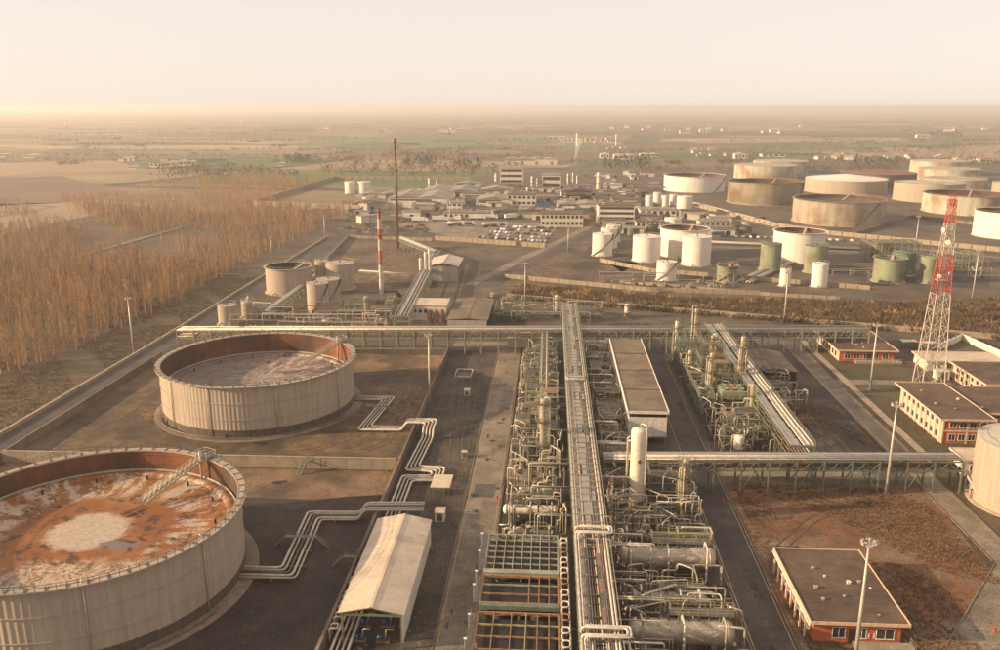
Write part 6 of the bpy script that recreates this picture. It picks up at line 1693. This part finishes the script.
TV = [bare_tree(100+i, 10, [.24,.30,.38][i % 3], 24, 8) for i in range(8)]
SV = [shrub(200+i, 2.6) for i in range(6)]
def arrays(*mbs):
    v = []; f = []
    for m in mbs:
        k = len(v); v += m.v
        for q in m.f:
            q = [i+k for i in q]
            for j in range(1, len(q)-1): f.append((q[0], q[j], q[j+1]))
    return np.array(v, dtype=np.float32), np.array(f, dtype=np.int32)
def mass(name, label, cat, variants, spots, mat):
    """many plants joined into one body; spots = (x, y, z, rotation, width scale, height scale)"""
    V = []; F_ = []; k = 0
    for i, (x, y, z, a, s, sz) in enumerate(spots):
        v, f = variants[i % len(variants)]; c, s_ = math.cos(a), math.sin(a)
        w = np.empty_like(v); w[:,0] = (v[:,0]*c-v[:,1]*s_)*s+x; w[:,1] = (v[:,0]*s_+v[:,1]*c)*s+y; w[:,2] = v[:,2]*sz+z
        V.append(w); F_.append(f+k); k += len(v)
    V = np.concatenate(V); F_ = np.concatenate(F_)
    me = bpy.data.meshes.new(name); me.vertices.add(len(V)); me.vertices.foreach_set('co', V.ravel())
    me.loops.add(F_.size); me.loops.foreach_set('vertex_index', F_.ravel()); me.polygons.add(len(F_))
    me.polygons.foreach_set('loop_start', np.arange(0, F_.size, 3, dtype=np.int32)); me.update(calc_edges=True)
    me.materials.append(M[mat]); o = bpy.data.objects.new(name, me); COL.objects.link(o)
    o['kind'] = 'stuff'; o['label'] = label; o['category'] = cat
    return o
vr = random.Random(77)
def in_view(x, y, m=40):
    q = Vector((x, y, -CAMH)); a = q.dot(_F)
    return a > 0 and abs(FPX*q.dot(_R)/a) < 500+m
def noise2(x, y): return math.sin(x*.031+1.7*math.sin(y*.017))+math.sin(y*.027+1.3*math.sin(x*.021)+2.)+.6*math.sin(x*.09+y*.07)
cand = []
step_ = 3.9
y = 200
while y < 690:
    x = -166.0 - max(3, min(16, (330-y)*.14))
    while x > -720:
        px_, py_ = x+vr.uniform(-1.9,1.9), y+vr.uniform(-1.9,1.9)
        x -= step_*(1 if y < 450 else 1.35)
        if not in_view(px_, py_): continue
        nz_ = noise2(px_, py_)
        if 441 < py_ < 452: continue                                  # track through the wood
        if nz_ < (-2.3 if py_ < 441 else -.9) and not (px_ > -330 and py_ < 441 and vr.random() < .8): continue
        ddx = px_+300+.95*(py_-560)
        if py_ > 452 and abs(ddx) < 16: continue
        if py_ > 600 and px_ < -420 and nz_ < .4: continue
        cand.append((px_, py_, vr.uniform(0,6.28), vr.uniform(.6,1.35), vr.uniform(.5,1.4)*(1 if py_ < 452 else .85)))
    y += step_*(1 if y < 450 else 1.35)
cand.sort(key=lambda t: t[0]**2+t[1]**2)
tm = [(t.mesh('trunk', 'bark'), c.mesh('crown', ['twig','twig','twig_dark','twig','twig_gold','twig','twig','twig_dark'][i])) for i, (t, c) in enumerate(TV)]
def put_tree(x, y, a, s, sz, k, label, group, name='bare_tree', cat='tree', z=0.02):
    T = thing(name, label, cat, (x,y,z), group); T.rotation_euler.z = a; T.scale = (s,s,sz)
    for nm, me in zip(('trunk','crown') if cat == 'tree' else ('stem','crown'), (tm if cat == 'tree' else sm_)[k]):
        o = bpy.data.objects.new(nm, me); COL.objects.link(o); o.parent = T
for i, (x, y, a, s, sz) in enumerate(cand[:290]):
    put_tree(x, y, a, s, sz, i % 8, ('tall ' if sz > 1.05 else 'short ' if sz < .85 else 'middling ')+('wide ' if s > 1.05 else 'narrow ' if s < .85 else '')+['orange brown','orange brown','dark brown','orange brown','golden','orange brown','orange brown','dark brown'][i % 8]+' leafless tree at the near edge of the wood', 'trees of the wood beside the perimeter wall')
AR = [arrays(t, c) for t, c in TV]
rest = cand[290:]
mass('bare_wood', 'leafless orange brown wood west of the perimeter wall', 'wood', AR, [(x,y,.02,a,s,sz) for x, y, a, s, sz in rest[::3]+rest[1::3]], 'twig')
mass('bare_wood', 'darker leafless trees mixed through the wood west of the wall', 'wood', AR, [(x,y,.02,a,s,sz) for x, y, a, s, sz in rest[2::3]], 'twig_dark')
sm_ = [(a.mesh('stem', 'bark'), b.mesh('crown', ['shrub_twig','shrub_twig','twig_dark','shrub_twig','twig_gold','twig_dark'][i])) for i, (a, b) in enumerate(SV)]
SR = [arrays(a, b) for a, b in SV]
# undergrowth in the wood
ug = []
for i in range(4200):
    x, y = vr.uniform(-560,-164), vr.uniform(200,470)
    if in_view(x, y) and noise2(x, y) > -1.3: ug.append((x,y,.02,vr.uniform(0,6.28),vr.uniform(.5,1.2),vr.uniform(.3,.8)))
mass('undergrowth', 'low orange brown undergrowth beneath the leafless wood', 'undergrowth', SR, ug, 'weed')
# shrub belt between the two panel fences
def belt_y(x): return 372-.32*(x+20)          # line of the pale fence
sh = []
for i in range(3400):
    x = vr.uniform(-16, 300); y0_ = belt_y(x)+6 if x < 170 else 322-(x-170)*.12; y1_ = y0_+(26 if x < 60 else 26+.28*(x-60))
    y = vr.uniform(y0_, y1_)
    if in_view(x, y): sh.append((x, y, .03, vr.uniform(0,6.28), vr.uniform(.9,1.9), vr.uniform(.7,1.8)))
sh.sort(key=lambda t: t[0]**2+t[1]**2)
for i, (x, y, z, a, s, sz) in enumerate(sh[::20][:150]):
    put_tree(x, y, a, s*1.25, sz*1.3, i % 6, ('tall ' if sz > 1.05 else 'low ' if sz < .8 else 'middling ')+['dark brown','dark brown','orange brown','dark brown','golden','reddish'][i % 6]+(' spreading' if s > 1.4 else '')+' leafless shrub in the belt between panel fences', 'shrubs between the panel fences', 'bare_shrub', 'shrub', .03)
mass('shrub_belt', 'dense brown leafless shrub belt behind the pale panel fence', 'shrubs', SR, sh, 'shrub_twig')
c = at(580, 297)
for i in range(7): put_tree(c.x+vr.uniform(-5,6), c.y+vr.uniform(-4,4), vr.uniform(0,6), 1.9, 2.0, 4, 'golden leafless bush behind the central rack end', 'golden bushes', 'golden_bush', 'shrub', .03)
# weeds on the open plots
def tuft(seed):
    r = random.Random(seed); b = MB()
    for i in range(9):
        a = r.uniform(0,6.28); d = Vector((math.cos(a)*.5, math.sin(a)*.5, r.uniform(.4,1))).normalized(); s = Vector((-math.sin(a), math.cos(a), 0))*.05; p = Vector((r.uniform(-.25,.25), r.uniform(-.25,.25), 0)); b._add([p-s, p+s, p+d*r.uniform(.25,.5)], [(0,1,2)])
    return arrays(b)
TU = [tuft(i) for i in range(5)]
def weeds(x0, x1, y0, y1, n, thr, label, mat, smin=.6, smax=1.6, f=1.0):
    s = []
    for i in range(n):
        x, y = vr.uniform(x0, x1), vr.uniform(y0, y1)
        if noise2(x*4*f, y*4*f) > thr and in_view(x, y): s.append((x, y, .05, vr.uniform(0,6.28), vr.uniform(smin,smax), vr.uniform(smin,smax)*.8))
    if s: mass('weeds', label, 'weeds', TU, s, mat)
weeds(43, 84, 112, 184, 9000, -.3, 'red brown weeds on the plot round the near red building', 'weed')
weeds(43, 86, 112, 185, 4000, .6, 'pale dry grass on the plot round the near red building', 'weed_pale')
weeds(-132, -37, 185, 280, 3500, .7, 'dry weeds in the yard of the grey roofed tank', 'weed')
weeds(-35, -19, 120, 290, 3500, .2, 'dry weeds in the yard west of the road', 'weed_pale', .4, 1.1)
weeds(43, 86, 194, 240, 4000, .1, 'brown weeds on the dark plot east of the rack', 'weed')
weeds(97, 170, 194, 300, 9000, -.8, 'short olive grass of the lawns round the offices', 'weed_pale', .4, .8)
weeds(-172, -147, 150, 420, 9000, -.9, 'dry grass on the verge outside the perimeter wall', 'weed_pale', .8, 2.)
weeds(-9, 3, 184, 296, 1500, .2, 'weeds among the process frames', 'weed')
# far woods and hedges: small crowns on the plain
def far_crown(seed, conifer=False):
    r = random.Random(seed); b = MB()
    for i in range(16):
        a = r.uniform(0,6.28); z = r.uniform(.15,1); rad = (.45*(1-.75*z) if conifer else .55*math.sin(math.pi*min(1,z*.85+.12)))*r.uniform(.5,1)
        p = Vector((math.cos(a)*rad, math.sin(a)*rad, z*.8)); s = r.uniform(.1,.2)
        q = [p+Vector((r.uniform(-s,s), r.uniform(-s,s), r.uniform(-s,s*1.6))) for _ in range(3)]; b._add(q, [(0,1,2)])
    return arrays(b)
FC = [far_crown(i) for i in range(6)]; FN = [far_crown(i+50, True) for i in range(4)]
fw = []
for k in range(300):
    py = 110+55*vr.random()**1.5; px = vr.uniform(-20, 1020); c = at(px, py)
    dx = vr.uniform(.02,.12)*c.y; n_ = vr.randint(24, 70); dirx = vr.choice((1,1,1,.25)); sl = vr.uniform(-.25,.25)
    for i in range(n_):
        t = vr.uniform(-1,1); x = c.x+dx*t*dirx; y = c.y+dx*t*sl+vr.gauss(0, 5+c.y*.002)
        if -150 < x < 640 and y < 1300: continue
        s = vr.uniform(3.5,7.5); fw.append((x, y, .1, vr.uniform(0,6.28), s, s*vr.uniform(.8,1.2)))
nt_ = []
for px0, px1, py0, py1, n_ in [(200,345,172,205,750),(0,130,207,236,420),(60,300,198,215,420),(150,300,178,190,260)]:
    for i in range(n_):
        c = at(vr.uniform(px0,px1), vr.uniform(py0,py1))
        if noise2(c.x*.5, c.y*.5) < -.2 or (px0 > 150 and c.x > -262 and c.y > 720): continue
        nt_.append((c.x, c.y, .1, vr.uniform(0,6.28), vr.uniform(.7,1.3), vr.uniform(.5,1.1)))
mass('bare_wood', 'hazy leafless woodland strips beyond the first wood', 'wood', AR, nt_, 'twig')
for px0, px1, py0, py1, n_ in [(170,330,160,176,300),(330,520,164,176,300),(640,900,164,172,420),(380,470,150,158,160),(850,1000,160,172,300),(760,1000,120,135,300),(150,300,168,178,160)]:
    for i in range(n_):
        c = at(vr.uniform(px0,px1), vr.uniform(py0,py1))
        if noise2(c.x*.6, c.y*.6) < -.3: continue
        s = vr.uniform(4,9.5); fw.append((c.x, c.y, .1, vr.uniform(0,6.28), s, s*vr.uniform(.8,1.35)))
mass('far_wood', 'brown leafless copses and hedges across the distant plain', 'woods', FC, fw, 'far_twig')
ev = []
for px0, px1, py0, py1, n_ in [(405,436,161,167,60),(285,310,160,164,36),(925,962,133,137,70),(600,650,161,170,60),(852,905,161,168,50),(455,480,166,170,20)]:
    for i in range(n_):
        c = at(vr.uniform(px0,px1), vr.uniform(py0,py1)); s = vr.uniform(8,15); ev.append((c.x, c.y, .1, vr.uniform(0,6.28), s*.9, s))
mass('evergreen_clump', 'dark evergreen clumps standing out on the distant plain', 'woods', FN, ev, 'needle')

# loose stones and litter on the yards
def stone(seed):
    r = random.Random(seed); b = MB(); k = 5
    vs = [(math.cos(6.283*i/k)*r.uniform(.5,1), math.sin(6.283*i/k)*r.uniform(.5,1), 0) for i in range(k)]+[(r.uniform(-.2,.2), r.uniform(-.2,.2), r.uniform(.5,.9))]
    b._add(vs, [(i, (i+1)%k, k) for i in range(k)]); return arrays(b)
ST = [stone(i) for i in range(6)]
def stones(boxes, n, label, mat):
    s = []
    for x0, x1, y0, y1, w in boxes:
        for i in range(int(n*w)):
            x, y = vr.uniform(x0, x1), vr.uniform(y0, y1)
            if noise2(x*5, y*5) > -.4: k_ = .06+.28*vr.random()**4; s.append((x, y, .05, vr.uniform(0,6.28), k_*vr.uniform(.8,1.8), k_))
    mass('loose_stones', label, 'stones', ST, s, mat)
stones([(-35,-19,110,292,1.2),(-9,3,184,296,.8),(14,33,98,178,.8),(43,86,194,290,.8)], 1700, 'loose pale stones and litter over the plant yards', 'rubble')
stones([(-132,-38,176,280,1.2),(-55,-37,108,176,.6),(43,84,114,184,.8)], 1700, 'dark clods and stones over the tank yards and weedy plot', 'rust_dark')

# oil stains and wheel tracks worn into the ground
M['oil'] = pm('oil', (.020, .015, .013), (.032, .024, .019), rough=.55, s=.6)
M['worn_track'] = pm('worn_track', (.055, .037, .023), (.10, .068, .038), s=.35, lo=.3, hi=.7)
orr = random.Random(31); zt_ = [.092]
def stain(x, y, r, z):
    k = 16; ph = orr.uniform(0, 6.28); e = orr.uniform(.5, 1.5)
    pts = [(x+r*e*(1+.35*math.sin(2*a+ph)+orr.uniform(-.22,.22))*math.cos(a), y+r/e*(1+.3*math.sin(3*a+ph)+orr.uniform(-.22,.22))*math.sin(a)) for a in [6.283*i/k for i in range(k)]]
    sheet('oil_stain', pts, z, 'oil')
for i in range(22): stain(orr.uniform(-16.5,-11), orr.uniform(105,285), orr.uniform(.25,.9), .094+.0006*i)
for i in range(18): stain(orr.uniform(-34,-20), orr.uniform(160,285), orr.uniform(.4,1.4), .062+.0006*i)
for i in range(16): stain(orr.uniform(35,40), orr.uniform(105,280), orr.uniform(.25,.8), .088+.0006*i)
for i in range(16): stain(orr.uniform(-125,-40), orr.uniform(189,275) if orr.random() < .7 else orr.uniform(165,183), orr.uniform(.6,2.2), .066+.0006*i)
def track(pts, z):
    P = fillet([Vector((x, y, 0)) for x, y in pts], 9, 6)
    for off in (-.95, .95):
        L_ = offset_path(P, off-.2); R_ = offset_path(P, off+.2); b = MB()
        b._add([(p.x, p.y, z) for p in L_]+[(p.x, p.y, z) for p in R_], [(i, len(L_)+i, len(L_)+i+1, i+1) for i in range(len(L_)-1)])
        o = b.build('wheel_track', 'worn_track'); o['kind'] = 'structure'
for i, p in enumerate([[(-130,192),(-112,197),(-60,193),(-42,200),(-39,262)],[(-128,196),(-118,215),(-120,262),(-100,272),(-45,268)],[(-44,268),(-42,222),(-60,196),(-126,191)],[(44,186),(62,178),(82,150)],[(44,120),(42.8,150),(60,172),(84,176)],[(-33,285),(-24,270),(-21,200)],[(-30,288),(-27,230),(-21.5,182)],[(66,236),(72,215),(84,200)]]):
    track(p, .056+.03+.0012*i)
